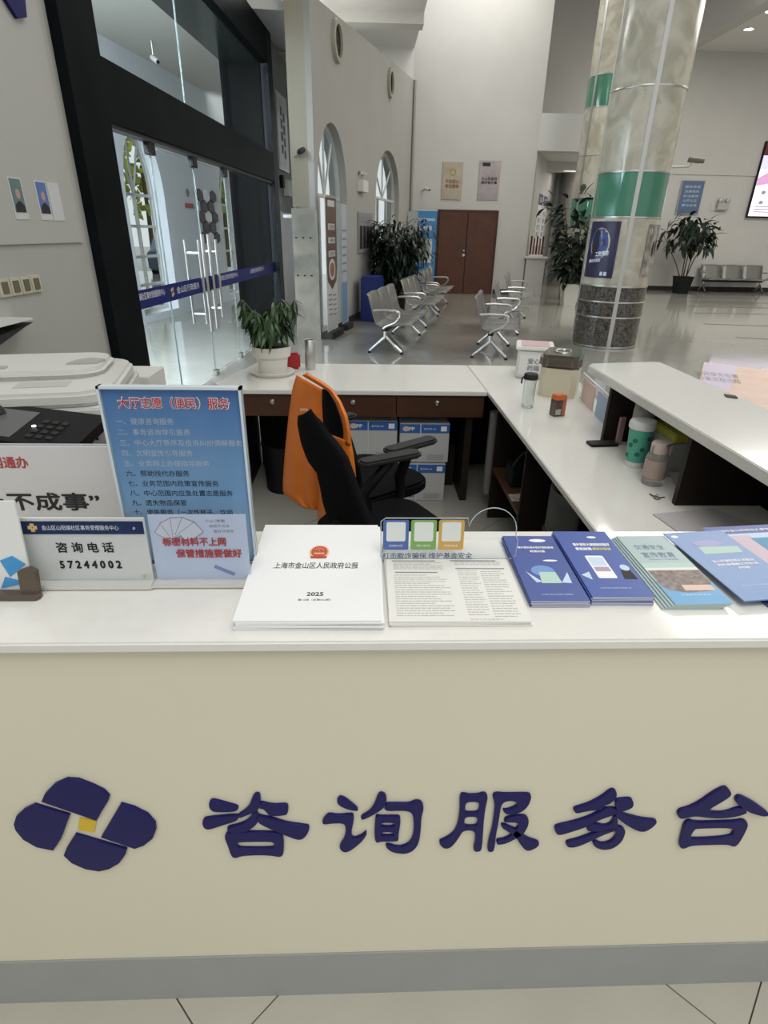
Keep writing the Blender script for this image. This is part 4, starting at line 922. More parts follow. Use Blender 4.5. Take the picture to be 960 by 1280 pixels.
# ------------------------------------------------------------------ office chairs and orange vest
def loft(Lp, Rp, y0, nc=10, amp=.012, f=3.0, slope=.0, ph=0.0):
    rows = []
    def samp(P, s):
        k = s*(len(P)-1); i = min(int(k), len(P)-2); q = k-i
        return (P[i][0]*(1-q)+P[i+1][0]*q, P[i][1]*(1-q)+P[i+1][1]*q)
    n = 26
    for i in range(n+1):
        s = i/n; a, b = samp(Lp, s), samp(Rp, s); r = []
        for j in range(nc+1):
            q = j/nc; u = a[0]*(1-q)+b[0]*q; v = a[1]*(1-q)+b[1]*q
            yy = y0+slope*(u-400)+amp*math.sin(q*f*PI+ph+s*1.5)*(.25+.75*s)-.02*math.sin(PI*q)
            r.append(py(u, v, yy))
        rows.append(r)
    return rows
def office_chair(label, x, y, rz, arms, top=.44, back=None):
    t = thing('office_chair', label, 'chair', (x, y, 0), rz, None)
    MB().rbox(-.22, .24, -.235, .235, .43, .485, .11, 6).build('seat', M_blackfab, t, bevel=.012)
    # backrest: curved slab (local facing +x)
    rows = []
    for j in range(13):
        s = j/12; z = .50+top*s; hw = (.16+.075*math.sin(PI*min(1, s*1.15)))*(1 if s < .8 else 1-.5*(s-.8)/.2)
        xo = -.20-.05*s-.05*math.sin(PI*s*1.0)
        rows.append([(xo+.055*(abs(q)**2), q*hw, z-.02*abs(q)**3) for q in (-1, -.75, -.5, -.25, 0, .25, .5, .75, 1)])
    if back:
        inv_ = (Matrix.Translation((x, y, 0)) @ Matrix.Rotation(rz, 4, 'Z')).inverted()
        rows = [[inv_ @ p for p in r] for r in back]
    MB().grid(rows).build('backrest', M_blackfab, t, True, solid=.035)
    MB().tube([(-.06, 0, .42), (-.14, 0, .43), (-.19, 0, .48), (-.20, 0, .56)], .022, 10).build('back_support', M_black, t, True)
    for s, dx, oy in arms:
        MB().tube([(.02, s*.17, .44), (.02, s*(oy-.01), .46), (.0, s*oy, .56), (dx, s*oy, .675)], [.02, .02, .024, .02], 8).build('arm_post', M_black, t, True)
        MB().rbox(dx-.14, dx+.14, s*oy-.036, s*oy+.036, .675, .70, .03, 5).build('arm_pad', M_greyplast, t, bevel=.008)
    MB().tube([(0, 0, .08), (0, 0, .43)], [.032, .024], 12).build('gas_lift', M_black, t, True)
    for k in range(5):
        a = k*2*PI/5+.3; c, s = math.cos(a), math.sin(a)
        lg = MB().tube([(0, 0, .10), (.14*c, .14*s, .095), (.29*c, .29*s, .07)], [.028, .022, .016], 8).build('base_leg', M_black, t, True)
        MB().tube([(.29*c-.02*s, .29*s+.02*c, .028), (.29*c+.02*s, .29*s-.02*c, .028)], .027, 12).build('caster', M_black, lg, True)
    return t
H28 = math.radians(28)
office_chair('black mesh office chair nearer to the counter, its back toward the left', .085, 1.93, H28, ((1, .12, .18),),
    back=loft([(378,519),(377,530),(381,552),(389,574),(401,590),(405,608),(409,630),(418,655),(426,672)], [(390,514),(398,524),(408,540),(421,556),(431,571),(438,590),(446,612),(457,640),(468,668)], 1.96, 8, .006, 1, -.0035))
office_chair('black office chair carrying the orange vest on its back', .0, 2.46, math.radians(38), ((-1, .06, .25), (1, 0, .25)), .38)
# vest: two lofted cloth panels hung on the back of the second chair
vs = thing('orange_vest', 'orange volunteer vest draped over the farther office chair', 'vest', (0, 0, 0))
M_or = mat('orange_polyester', (.78, .20, .02), .45, noise=.06, nscale=12, sheen=.3)
MB().grid(loft([(371,469),(366,485),(361,520),(357,560),(354,600),(354,616),(366,626),(380,635)], [(404,487),(403,500),(406,530),(408,565),(410,600),(408,622),(404,634),(400,638)], 2.18, 14, .014, 5, -.004)).build('back_panel', M_or, vs, True, solid=.004)
MB().grid(loft([(398,560),(398,590),(398,620),(397,645),(399,657)], [(410,560),(412,590),(412,620),(412,645),(409,661)], 2.16, 5, .008, 2, -.004)).build('front_flap', M_or, vs, True, solid=.004)
MB().grid(loft([(378,469),(398,481),(411,489),(420,504),(427,524),(430,540),(429,553)], [(384,466),(404,478),(416,487),(426,502),(434,520),(438,540),(439,557)], 2.10, 5, .003, 2, -.003)).build('shoulder_strap', M_or, vs, True, solid=.004)
MB().grid(loft([(404,540),(410,552),(418,566),(428,588),(437,614)], [(439,553),(442,568),(444,583),(445,600),(445,618)], 2.10, 6, .006, 2, -.003)).build('front_panel', M_or, vs, True, solid=.004)
MB().grid(loft([(403,486),(403,505),(404,525),(406,545),(412,556)], [(413,488),(423,505),(430,525),(433,542),(430,556)], 2.15, 4, .002, 2, -.003)).build('armhole_backing', M_blackfab, vs, True, solid=.003)  # added black sheet in the armhole, stands in for the chair back behind
text('志愿者', .030, .010, M_whiteink, vs, tuple(py(380, 512, 2.13)), UP, 'vest_print', .0)
# ------------------------------------------------------------------ copier
cp = thing('copier', 'large white office copier with dark tilted control panel', 'copier', (-1.105, 1.75, 0), math.radians(12))
M_cpw = mat('copier_white', (.66, .655, .62), .35); M_cpg = mat('copier_grey', (.40, .40, .38), .4)
MB().rbox(-.34, .30, .03, .60, .0, .74, .03).build('lower_body', M_cpw, cp)
MB().box(-.34, .22, .03, .58, .74, .92).build('output_recess', M_black, cp)
MB().rbox(.17, .31, .03, .60, .74, .925, .02).build('side_tower', M_cpg, cp)
MB().lathe([(0, 0), (.005, 0), (.004, .002), (0, .002)], 10).build('key_hole', M_black, cp, True, loc=(.235, .03, .87), rot=(PI/2, 0, 0))
MB().rbox(-.36, .315, .0, .60, .925, .98, .06).build('scanner_body', M_cpw, cp, bevel=.006)
rows = [(-.36, 1.045), (.30, 1.045)]
MB().rbox(-.36, .31, .01, .58, .982, 1.03, .12, 6).build('scanner_lid', M_cpw, cp, bevel=.012)
MB().rbox(-.36, .25, .20, .55, 1.03, 1.06, .10, 6).build('document_feeder', M_cpw, cp, bevel=.016)
MB().prism([(.12, .30), (.22, .30), (.24, .36), (.18, .40), (.14, .36)], 1.059, 1.066).build('feeder_guide', M_cpg, cp)
MB().box(-.26, -.06, .26, .29, 1.059, 1.066).build('feeder_slot', M_cpg, cp)
MB().box(-.36, -.16, .08, .18, 1.0305, 1.032).build('blue_label', mat('grey_blue_label', (.16, .22, .30), .4), cp)
MB().box(.0, .16, .10, .17, 1.0305, 1.032).build('instruction_label', mat('pale_label', (.50, .50, .48), .5), cp)
pm = Matrix.Translation((.10, -.085, .962)) @ Matrix.Rotation(math.radians(12), 4, 'X') @ Matrix.Rotation(-.35, 4, 'Z')
cpn = MB().rbox(-.16, .19, -.12, .08, -.02, .012, .02, 4, pm).build('control_panel', M_black, cp)
MB().box(-.14, -.01, -.10, .05, .012, .0135, pm).build('display_screen', mat('dim_lcd', (.12, .12, .12), .2), cpn)
for i in range(3):
    for j in range(4): MB().box(.03+i*.03, .048+i*.03, -.09+j*.028, -.075+j*.028, .012, .016, pm).build('key', M_greyplast, cpn)
MB().lathe([(0, 0), (.006, 0), (.006, .003), (0, .003)], 10).build('power_light', mat('white_led', (.8, .9, 1), .4, emit=3), cpn, loc=pm @ Vector((.02, -.03, .013)))
MB().tube([(-.18, -.24, .90), (-.04, -.06, .985), (.0, -.02, .99)], [.022, .022, .02], 8).build('panel_arm', M_greyplast, cp, True)
t = thing('side_cabinet', 'small white cabinet standing behind the copier', 'cabinet', (-1.01, 2.46, 0))
MB().box(-.14, .09, .0, .22, 0, .93).build('cabinet_body', M_white, t, bevel=.004)

# ------------------------------------------------------------------ near left wall fittings
def wbox(name, label, cat, M_, t0, t1, z0, z1, th, m, part='panel', off=.001):
    o = thing(name, label, cat, M_ @ Vector(((t0+t1)/2, z0, 0)))
    inv = Matrix.Translation(-(M_ @ Vector(((t0+t1)/2, z0, 0))))
    MB().box(t0, t1, z0, z1, off, off+th, inv @ M_).build(part, m, o)
    return o, inv
pnl, inv = wbox('notice_board', 'large plain white staff notice panel on the near left wall', 'notice board', MG, -6.5, -3.76, 1.405, 3.2, .012, mat('matt_panel_white', (.44, .435, .405), .5), 'board')
for k, (t0, dark) in enumerate(((-4.49, 0), (-4.29+.11, 1), (-4.05, 2))):
    lab = ('clear card pocket with a dark suited portrait at the left edge', 'clear card pocket with a blue portrait photo', 'empty clear card pocket on the staff panel')[k]
    if k == 0: t0 = -4.42
    c = thing('card_pocket', lab, 'card pocket', (MG @ Vector((t0, 1.53, .0))))
    iv = Matrix.Translation(-(MG @ Vector((t0, 1.53, 0)))) @ MG
    MB().box(t0, t0+.12, 1.53, 1.735, .0135, .016, iv).build('pocket', mat('pocket_film', (.60, .60, .60), .2), c)
    if k < 2:
        MB().box(t0+.012, t0+.108, 1.565, 1.728, .016, .018, iv).build('portrait_ground', mat('portrait_blue', (.10, .17, .42), .4) if k else mat('portrait_teal', (.12, .2, .2), .4), c)
        MB().prism([(t0+.015, 1.566), (t0+.105, 1.566), (t0+.10, 1.60), (t0+.07, 1.62), (t0+.05, 1.62), (t0+.02, 1.60)], .018, .019, iv).build('portrait_suit', M_ink, c)
        MB().prism(ell(t0+.06, 1.655, .02, .026, 12), .018, .0195, iv).build('portrait_head', mat('portrait_skin', (.42, .30, .25), .6), c)
for k in range(4):
    t0 = -4.70+k*.095
    s = thing('wall_switch', ('leftmost', 'second from left', 'third from left', 'rightmost')[k]+' of the four wall switches above the copier', 'switch', MG @ Vector((t0, 1.15, 0)), 0, 'wall switches on the near left wall')
    iv = Matrix.Translation(-(MG @ Vector((t0, 1.15, 0)))) @ MG
    MB().box(t0, t0+.088, 1.15, 1.24, .001, .014, iv).build('switch_plate', mat('yellowed_plastic', (.52, .50, .40), .4), s)
    MB().box(t0+.02, t0+.068, 1.165, 1.225, .014, .019, iv).build('rocker', mat('dim_rocker', (.14, .13, .08), .4), s)
o = thing('wall_emblem', 'navy blue petal emblem high on the near left wall', 'emblem', MG @ Vector((-4.05, 2.55, 0)))
iv = Matrix.Translation(-(MG @ Vector((-4.05, 2.55, 0)))) @ MG
MB().prism([(-4.25, 2.80), (-4.10, 2.56), (-4.02, 2.50), (-3.93, 2.53), (-3.90, 2.66), (-3.92, 2.80)], .014, .035, iv).build('petal', M_letter, o)
o = thing('paper_tray', 'white paper tray edge above the copier at the left frame edge', 'tray', MG @ Vector((-4.7, 1.0, 0)))
iv = Matrix.Translation(-(MG @ Vector((-4.7, 1.0, 0)))) @ MG
MB().prism([(-4.95, 1.03), (-4.64, 1.035), (-4.66, 1.045), (-4.95, 1.08)], .001, .12, iv).build('tray_sheet', M_white, o)
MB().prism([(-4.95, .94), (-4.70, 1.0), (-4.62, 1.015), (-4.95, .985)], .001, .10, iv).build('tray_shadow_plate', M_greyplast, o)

# framed poster, sensor boxes and camera near the pier
o, inv = wbox('framed_poster', 'narrow glass-framed notice on the wall beside the glass doors', 'poster', MG, 2.60, 2.74+.66, 2.38, 3.42, .02, M_chrome2, 'frame', -.01)
bpy.data.objects.remove(o.children[0]); 
fpz = thing('x', '', 'x'); bpy.data.objects.remove(fpz)
iv = Matrix.Translation(-(MG @ Vector((3.0, 2.38, 0)))) @ MG
MB().box(2.60, 3.40, 2.38, 3.42, .002, .03, iv).build('frame', M_chrome2, o)
MB().box(2.64, 3.36, 2.41, 3.39, .03, .033, iv).build('print_sheet', mat('pale_green_blue_print', (.42, .48, .48), .3, noise=.15, nscale=3), o)
for k in range(2):
    for j in range(4): MB().box(2.86+k*.20, 2.98+k*.20, 2.62+j*.17-.06*k, 2.74+j*.17-.06*k, .033, .036, iv).build('printed_character', M_grey_ink, o)
# small devices under it
t = thing('alarm_box', 'small white alarm box under the framed notice', 'box', MG @ Vector((2.66, 2.06, .0)))
iv = Matrix.Translation(-(MG @ Vector((2.66, 2.06, 0)))) @ MG
MB().box(2.95, 3.25, 2.02, 2.26, .002, .09, iv).build('housing', M_white, t, bevel=.006); MB().box(2.68, 2.80, 2.12, 2.30, .002, .06, iv).build('sensor', M_black, t)
camera_thing('small dark camera on a thin arm on the beige pier', (-.84, 9.0, 2.46), (-.2, -1, -.25), [(-.06, .05, -.05), (-.10, .125, -.06)], bm_=M_greyplast)
# acrylic board on the marble pier
t = thing('leaflet_rack', 'clear acrylic leaflet rack on the marble pier', 'rack', (-.98, 9.05, 0))
for k, z in enumerate((.90, 1.40)):
    MB().box(-.05, .28, 0, .006, z, z+.30).build('pocket', M_acr, t)
    for x in (.0, .10, .20): MB().box(x, x+.03, -.002, .0, z+.0, z+.02).build('clip', M_black, t)
MB().box(-.16, -.04, .026, .029, 1.66, 1.70).build('label', M_whiteink, t)
# roll-up banners
def banner(name, label, t0, t1, zt, m, deco, th=.02, off=.12, M_=ML):
    o = thing(name, label, 'banner', M_ @ Vector(((t0+t1)/2, 0, off)))
    iv = Matrix.Translation(-(M_ @ Vector(((t0+t1)/2, 0, off)))) @ M_
    MB().box(t0, t1, .10, zt, off, off+.004, iv).build('banner_sheet', m, o)
    MB().box(t0-.01, t1+.01, 0, .10, off-.08, off+.10, iv).build('base', M_greyplast, o, bevel=.01)
    MB().box(t0, t1, zt, zt+.03, off-.01, off+.015, iv).build('top_rail', M_chrome2, o)
    MB().tube([iv @ Vector(((t0+t1)/2, .1, off-.02)), iv @ Vector(((t0+t1)/2, zt, off-.02))], .01, 6).build('support_pole', M_chrome2, o)
    deco(o, iv, off+.0045)
    return o
M_bro = mat('brown_banner_print', (.14, .09, .07), .4); M_bwh = mat('white_banner_print', (.62, .62, .62), .4); M_bbl = mat('blue_banner_print', (.06, .26, .55), .4)
def deco1(o, iv, z):
    MB().prism([(.06, 1.0), (.10, .82), (.33, .70), (.56, .82), (.60, 1.0), (.60, 1.93), (.06, 1.93)], z, z+.002, iv).build('brown_panel', M_bro, o)
    for k, zz in enumerate((1.86, 1.56, 1.38, 1.20)):
        MB().box(.16, .50, zz-.04, zz+.04, z+.002, z+.004, iv).build('caption_bar', M_bwh, o)
    for k, s in enumerate(('社会保障', '一网通办', '便民服务')):
        q = text(s, .26, .06, M_bro, o, (0, 0, 0)); q.data.transform(iv @ Matrix.Translation((.33, (1.56, 1.38, 1.20)[k], z+.006)))
    q = MB().prism(ell(.33, .98, .17, .15, 18), z+.002, z+.004, iv).build('printed_disc', M_bwh, o)
    MB().prism(ell(.33, .98, .12, .10, 18), z+.004, z+.006, iv).build('printed_disc', mat('rust_brown_print', (.30, .16, .10), .5), o)
    for k in range(5): MB().box(.12, .30, .62-k*.07, .64-k*.07, z, z+.002, iv).build('text_bar', M_grey_ink, o); MB().box(.36, .54, .60-k*.07, .62-k*.07, z, z+.002, iv).build('text_bar', M_grey_ink, o)
banner('roll_up_banner', 'brown and white roll-up banner beside the marble pier', .03, .62, 1.93, M_bwh, deco1)
def deco2(o, iv, z):
    MB().box(.96, 1.28, .12, .75, z, z+.002, iv).build('blue_panel', mat('dull_blue_print', (.18, .30, .48), .4), o)
    for k in range(6): MB().box(1.0, 1.24, .90+k*.12, .93+k*.12, z, z+.002, iv).build('text_bar', M_grey_ink, o)
banner('roll_up_banner', 'narrow pale roll-up banner with blue foot before the arched door', .95, 1.30, 1.90, mat('pale_banner', (.48, .52, .56), .4), deco2, off=.10)
# boxes and boards on the far left wall
t, inv = wbox('alarm_box', 'small white emergency lamp box between the two arched windows', 'box', ML, 2.45, 2.85, 2.14, 2.32, .10, M_white)
for dx in (.08, .30): MB().lathe([(0, 0), (.06, 0), (.06, .05), (0, .06)], 14).build('lamp', M_chrome2, t, True, loc=inv @ ML @ Vector((2.45+dx, 2.40, .05)))
t, inv = wbox('notice_board', 'dark framed notice board with columns of text behind the big plant', 'notice board', ML, 2.40, 3.55, 1.15, 1.82, .03, mat('grey_board', (.28, .28, .27), .5))
for k in range(4): MB().box(2.48+k*.26, 2.68+k*.26, 1.22, 1.60, .031, .036, inv @ ML).build('printed_column', M_ink, t)
MB().box(2.46, 3.5, 1.66, 1.76, .031, .036, inv @ ML).build('header', M_grey_ink, t)
t = thing('waste_bin', 'tall blue waste bin beside the big bushy plant', 'bin', ML @ Vector((2.35, 0, .30)), -math.atan2(LD.x, LD.y))
MB().box(-.17, .17, -.24, .24, 0, .76).build('bin_body', mat('blue_plastic', (.015, .03, .17), .4), t, bevel=.02); MB().box(-.15, .15, -.22, .22, .761, .78).build('bin_lid', mat('blue_plastic_lid', (.02, .045, .22), .4), t)

# posters on the back wall, blue banner by the door
def back_poster(label, x0, x1, z0, z1, m, y=16.999):
    t = thing('wall_poster', label, 'poster', ((x0+x1)/2, y, z0)); w_ = (x1-x0)/2; h_ = z1-z0
    MB().box(-w_, w_, -.02, -.001, 0, h_).build('frame', mat('pale_frame', (.45, .43, .38), .4), t)
    MB().box(-w_+.02, w_-.02, -.024, -.02, .02, h_-.02).build('print_sheet', m, t)
    return t
t = back_poster('beige party emblem poster over the brown door, left', 2.02, 2.55, 2.30, 3.15, mat('beige_print', (.48, .41, .30), .5, noise=.15, nscale=4))
MB().lathe([(.06, 0), (.08, 0), (.08, .003), (.06, .003), (.06, 0)], 20).build('emblem', mat('gold_brown_print', (.45, .28, .08), .4), t, loc=(0, -.024, .62), rot=UP); text('不忘初心\n牢记使命', .36, .20, mat('red_brown_ink', (.22, .07, .04), .4), t, (0, -.0255, .36), UP, 'lettering', .03)
t = back_poster('pinkish grey poster over the brown door, right', 2.97, 3.52, 2.31, 3.2, mat('mauve_grey_print', (.42, .36, .37), .5, noise=.2, nscale=3))
text('为人民服务\n做好每件事', .42, .16, M_ink, t, (0, -.0255, .44), UP, 'lettering', .03); MB().box(-.20, .0, -.026, -.024, .76, .84).build('printed_shape', M_ink, t)
t = thing('roll_up_banner', 'bright blue roll-up banner left of the brown door', 'banner', (1.62, 16.80, 0))
MB().box(-.30, .30, 0, .01, .08, 2.02).build('banner_sheet', M_bbl, t); MB().box(-.32, .32, -.10, .10, 0, .08).build('base', M_greyplast, t); MB().box(-.31, .31, -.006, .016, 2.02, 2.05).build('top_rail', M_chrome2, t)
text('随申办 随时随地办', .52, .07, M_whiteink, t, (0, -.003, 1.82), UP, 'lettering', .03); text('扫码下载更便捷', .40, .11, M_whiteink, t, (-.02, -.003, 1.62), UP, 'lettering', .04)
MB().rbox(-.16, .20, .78, 1.36, .003, .006, .03, 3, XZ).build('blank_square', M_bwh, t); MB().rbox(-.10, .14, .86, 1.26, .006, .008, .03, 3, XZ).build('printed_picture', mat('grey_green_print', (.28, .32, .30), .5), t)
MB().prism([(.10, .14), (.24, .14), (.24, .62), (.17, .74), (.10, .62)], .003, .006, XZ).build('printed_lighthouse', mat('cream_print', (.60, .52, .40), .5), t); MB().prism(ell(-.12, .42, .08, .08, 12), .003, .006, XZ).build('printed_disc', M_pale, t)
t = thing('display_board', 'pale standing board behind the big plant near the blue banner', 'board', (1.22+.02, 16.6, 0))
MB().box(-.12+.02, .16, 0, .03, .0, 2.0).build('board', mat('pale_grey_board', (.42, .43, .41), .5), t)
camera_thing('small black and white camera on the back wall left of the posters', (1.62, 16.86, 2.52), (.6, -1, -.2), [(-.06, .05, -.02), (-.10, .13, -.02)])
# notices in the alcove
for k in range(2):
    t, inv = wbox('wall_notice', ('left', 'right')[k]+' white notice with purple header inside the alcove', 'notice', MA, .95+k*1.05, 1.75+k*1.05, 1.2, 2.55, .02, M_paper, 'sheet')
    MB().box(.95+k*1.05, 1.75+k*1.05, 2.28, 2.55, .022, .026, inv @ MA).build('header_band', mat('dull_purple', (.12, .09, .18), .5), t)
    q = text('办事指南', .5, .14, M_whiteink, t, (0, 0, 0)); q.data.transform(inv @ MA @ Matrix.Translation((1.35+k*1.05, 2.41, .028)))
    q = text('服务事项\n受理时间\n办理流程\n咨询电话', .5, .7, M_ink, t, (0, 0, 0)); q.data.transform(inv @ MA @ Matrix.Translation((1.35+k*1.05, 1.8, .024)))
t = thing('brochure_rack', 'dark rack with upright slots on the alcove ledge', 'rack', (4.72, 17.10, .98))
for k in range(5): MB().box(-.16+k*.08, -.13+k*.08, -.03, .03, 0, .50-.05*(k % 2)).build('rack_slot', M_redprint if k % 2 else M_dark, t)
MB().box(-.18, .20, -.04, .04, 0, .04).build('rack_base', M_white, t)
# right wall: poster, emergency lamp, screen
t = back_poster('blue poster with white lines on the right wall by the tree', 9.33, 10.02, 2.14, 3.03, mat('navy_teal_print', (.10, .15, .26), .4), 18.995)
for k in range(5): text(('服务承诺', '热情周到', '依法高效', '公开公正', '廉洁自律')[k], .46-.04*(k % 2), .07, M_pale, t, (0, -.0255, .72-k*.12), UP, 'lettering')
t = thing('emergency_lamp', 'twin-headed emergency lamp on the right wall', 'lamp', (10.70, 18.98, 2.27))
MB().box(-.17, .17, -.07, .0, 0, .20).build('housing', mat('grey_housing', (.42, .42, .40), .5), t, bevel=.01)
for s in (-1, 1): MB().lathe([(0, 0), (.07, 0), (.065, .06), (0, .07)], 16).build('lamp_head', M_chrome2, t, True, loc=(s*.11, -.02, .25), rot=(PI/2, 0, 0))
MB().tube([(-.17, -.01, .02), (-.32, -.01, .0), (-.34, -.01, .22)], .008, 6).build('cable', M_white, t)
scr = thing('wall_screen', 'large lit wall screen with dark header at the right edge', 'screen', (12.85, 18.95, 2.13))
MB().box(-1.36, 1.36, -.03, .04, -.04, 1.90).build('bezel', M_black, scr)
M_scr = mat('lit_screen_white', (.80, .74, .86), .4, emit=1.25); M_scrp = mat('lit_screen_pink', (.55, .30, .50), .4, emit=.9); M_scrd = mat('lit_screen_header', (.10, .02, .03), .3, emit=.4); M_scrb = mat('lit_screen_lilac', (.55, .55, .85), .4, emit=1.0)
MB().box(-1.33, 1.33, -.033, -.03, 0, 1.55).build('lit_panel', M_scr, scr); MB().box(-1.33, 1.33, -.033, -.03, 1.56, 1.87).build('header_band', M_scrd, scr)
MB().box(-1.33, 1.33, -.036, -.033, 1.2, 1.55).build('sky_area', M_scrb, scr)
MB().prism([(-1.33, .78), (-1.0, .84), (1.33, .90), (1.33, 1.25), (.6, 1.10), (.2, 1.3), (-.4, 1.05), (-.7, 1.22), (-.9, 1.04), (-1.05, 1.14), (-1.33, .98)], .036, .038, XZ).build('skyline_picture', M_scrp, scr)
text('欢迎光临', .9, .2, mat('lit_red', (.8, .1, .12), .4, emit=1), scr, (-.75, -.0375, 1.71), UP, 'lettering', .03)
for i in range(4):
    for j in range(2): MB().prism(ell(-1.05+i*.5, .62-j*.26, .07, .05, 10), .034, .037, XZ).build('screen_icon', mat('lit_icon', (.35, .3, .42), .4, emit=.4), scr)
for j in range(3): MB().box(-1.2, .9-.2*j, -.036, -.033, .10+j*.07, .125+j*.07).build('text_bar', _mats['lit_icon'], scr)
# downlights in the soffit, a real lamp in each
def downlight(x, y, z, label):
    t = thing('ceiling_downlight', label, 'lamp', (x-.3, y, z), 0, 'downlights in the right soffit')
    MB().lathe([(0, -.01), (.10, -.01), (.10, -.002), (0, -.002)], 20).build('lamp_disc', mat('lit_lamp', (1, .97, .9), .4, emit=22), t)
    MB().lathe([(.10, -.016), (.135, -.012), (.135, -.002), (.10, -.002)], 20).build('trim_ring', M_white, t, True)
downlight(9.3, 15.95, 6.05, 'nearer lit round downlight in the right ceiling'); downlight(9.55, 17.15, 6.05, 'farther lit round downlight in the right ceiling')
# ------------------------------------------------------------------ columns
def column(label, x, y, R, a0, bands, ztop):
    t = thing('column', label, 'column', (x, y, 0))
    for (z0, z1, m) in bands:
        for q in range(4):
            A = a0+q*PI/2
            b = MB(); b.lathe([(R-.05, z0+.004), (R, z0+.004), (R, z1-.004), (R-.05, z1-.004)], 12, a0=A+.04, a1=A+PI/2-.04)
            b.build('cladding_panel', m, t, True)
    MB().lathe([(0, 0), (R-.02, 0), (R-.02, ztop), (0, ztop)], 32).build('core', M_chrome2, t, True)
    for z in sorted({b_[0] for b_ in bands} | {bands[-1][1]}):
        MB().lathe([(R-.01, z-.012), (R+.006, z-.010), (R+.008, z), (R+.006, z+.010), (R-.01, z+.012)], 40).build('ring', M_chrome, t, True)
    for q in range(4):
        A = a0+q*PI/2; c = Vector((R*math.cos(A), R*math.sin(A)))
        MB().box(-.012, .007, -.028, .028, 0, ztop, Matrix.Translation((c.x, c.y, 0)) @ Matrix.Rotation(A, 4, 'Z')).build('vertical_strip', M_chrome2, t)
    return t
BAND = [(0.02, .44, M_marD), (.44, .65, M_marD), (.65, .86, M_marD), (.86, 1.74, M_marC), (1.74, 2.28, M_marG), (2.28, 3.2, M_marC), (3.2, 4.5, M_marC), (4.5, 5.1, M_marG), (5.1, 6.2, M_marC), (6.2, 7.4, M_marC)]
C1 = (3.715, 9.0); R1 = .47
column('large round cream marble column with green band and brown marble foot', C1[0], C1[1], R1, math.radians(-102), BAND, 7.4)
BAND2 = [(0.02, .44, M_marD), (.44, .65, M_marD), (.65, .86, M_marD), (.86, 1.74, M_marC), (1.74, 2.33, M_marG), (2.33, 3.2, M_marC), (3.2, 4.13, M_marC), (4.13, 4.73, M_marG), (4.73, 6.2, M_marC), (6.2, 7.4, M_marC)]
column('farther cream round column with green bands, half hidden behind the large one', 5.58, 15.75, .47, math.radians(-60), BAND2, 7.4)
def curved(R, a0, a1, z0, z1, m, name, parent, th=.004, n=12): return MB().lathe([(R, z0), (R+th, z0), (R+th, z1), (R, z1), (R, z0)], n, a0=a0, a1=a1).build(name, m, parent, True)
cA = math.radians(-102)
def ang(u, z):      # angle on the near column for an image column
    best = None
    for k in range(-175, -5):
        a = math.radians(k); p = Vector((C1[0]+R1*math.cos(a), C1[1]+R1*math.sin(a), z-H))
        X = p.dot(cr); D = p.dot(cf); uu = CX+F*X/D
        if best is None or abs(uu-u) < best[0]: best = (abs(uu-u), a)
    return best[1]
aL, aR = ang(731, 1.3), ang(770, 1.3)
po = thing('column_poster', 'dark blue work injury poster with glowing ring on the near column', 'poster', (C1[0], C1[1], 0))
curved(R1+.006, aL, aR, .97, 1.69, mat('dark_indigo_print', (.03, .025, .07), .3), 'print_sheet', po)
for k in range(24):
    pass
def on_col(pts, a_mid, zc, Rr, m, name, parent):
    b = MB(); vs_ = [(Rr*math.cos(a_mid+q[0]/R1), Rr*math.sin(a_mid+q[0]/R1), zc+q[1]) for q in pts]
    b.face(vs_); return b.build(name, m, parent, solid=.001)
aM = (aL+aR)/2
on_col(ell(-.02, .08, .155, .20, 28), aM, 1.33, R1+.0115, mat('pale_gold_glow', (.55, .52, .38), .4), 'printed_ring', po)
on_col(ell(-.035, .075, .150, .19, 28), aM, 1.33, R1+.013, mat('deep_blue_disc', (.05, .08, .28), .4), 'printed_disc', po)
on_col([(-.12, -.10), (-.05, -.10), (-.03, .22), (-.07, .27), (-.11, .22)], aM, 1.33, R1+.0145, M_ink, 'printed_figure', po)
def col_text(body, w, h, a, z, m, R_, bold=.04, shear=.12):
    o = text(body, w, h, m, po, (0, 0, 0), (0, 0, 0), 'lettering', bold)
    for v in o.data.vertices:
        x, y_ = v.co.x, v.co.y; aa = a+x/R1; v.co = Vector((R_*math.cos(aa), R_*math.sin(aa), z+y_+x*shear))
col_text('工伤预防', .20, .065, aM+.09, 1.285, M_whiteink, R1+.016)
col_text('事关你我他', .19, .045, aM-.12, 1.19, M_whiteink, R1+.016)
for k in range(2): on_col([(.06+k*.055, -.33), (.10+k*.055, -.33), (.10+k*.055, -.28), (.06+k*.055, -.28)], aM, 1.33, R1+.012, M_pale, 'blank_square', po)
po2 = thing('column_poster', 'grey and white photo poster on the right side of the near column', 'poster', (C1[0], C1[1], 0))
aL2, aR2 = ang(806, 1.35), ang(822, 1.35)
curved(R1+.006, aL2, aR2, 1.0, 1.66, mat('grey_photo_print', (.30, .27, .24), .4, noise=.6, nscale=9), 'print_sheet', po2)
am = (aL2+aR2)/2
for dx, z in ((-.02, 1.36), (.06, 1.38)): on_col(ell(dx, 0, .03, .10, 12), am, z, R1+.0115, M_ink, 'printed_figure', po2)
on_col([(-.12, .0), (.1, .0), (.1, .08), (-.12, .06)], am, 1.55, R1+.0115, M_whiteink, 'printed_title', po2)
camera_thing('grey bullet camera on a bracket at the right of the near column', tuple(py(868, 200, 9.0)), (1, -.3, -.12), [(-.06, 0, -.08), (-.42, 0, -.10)], bm_=mat('taupe_camera', (.16, .14, .12), .4))
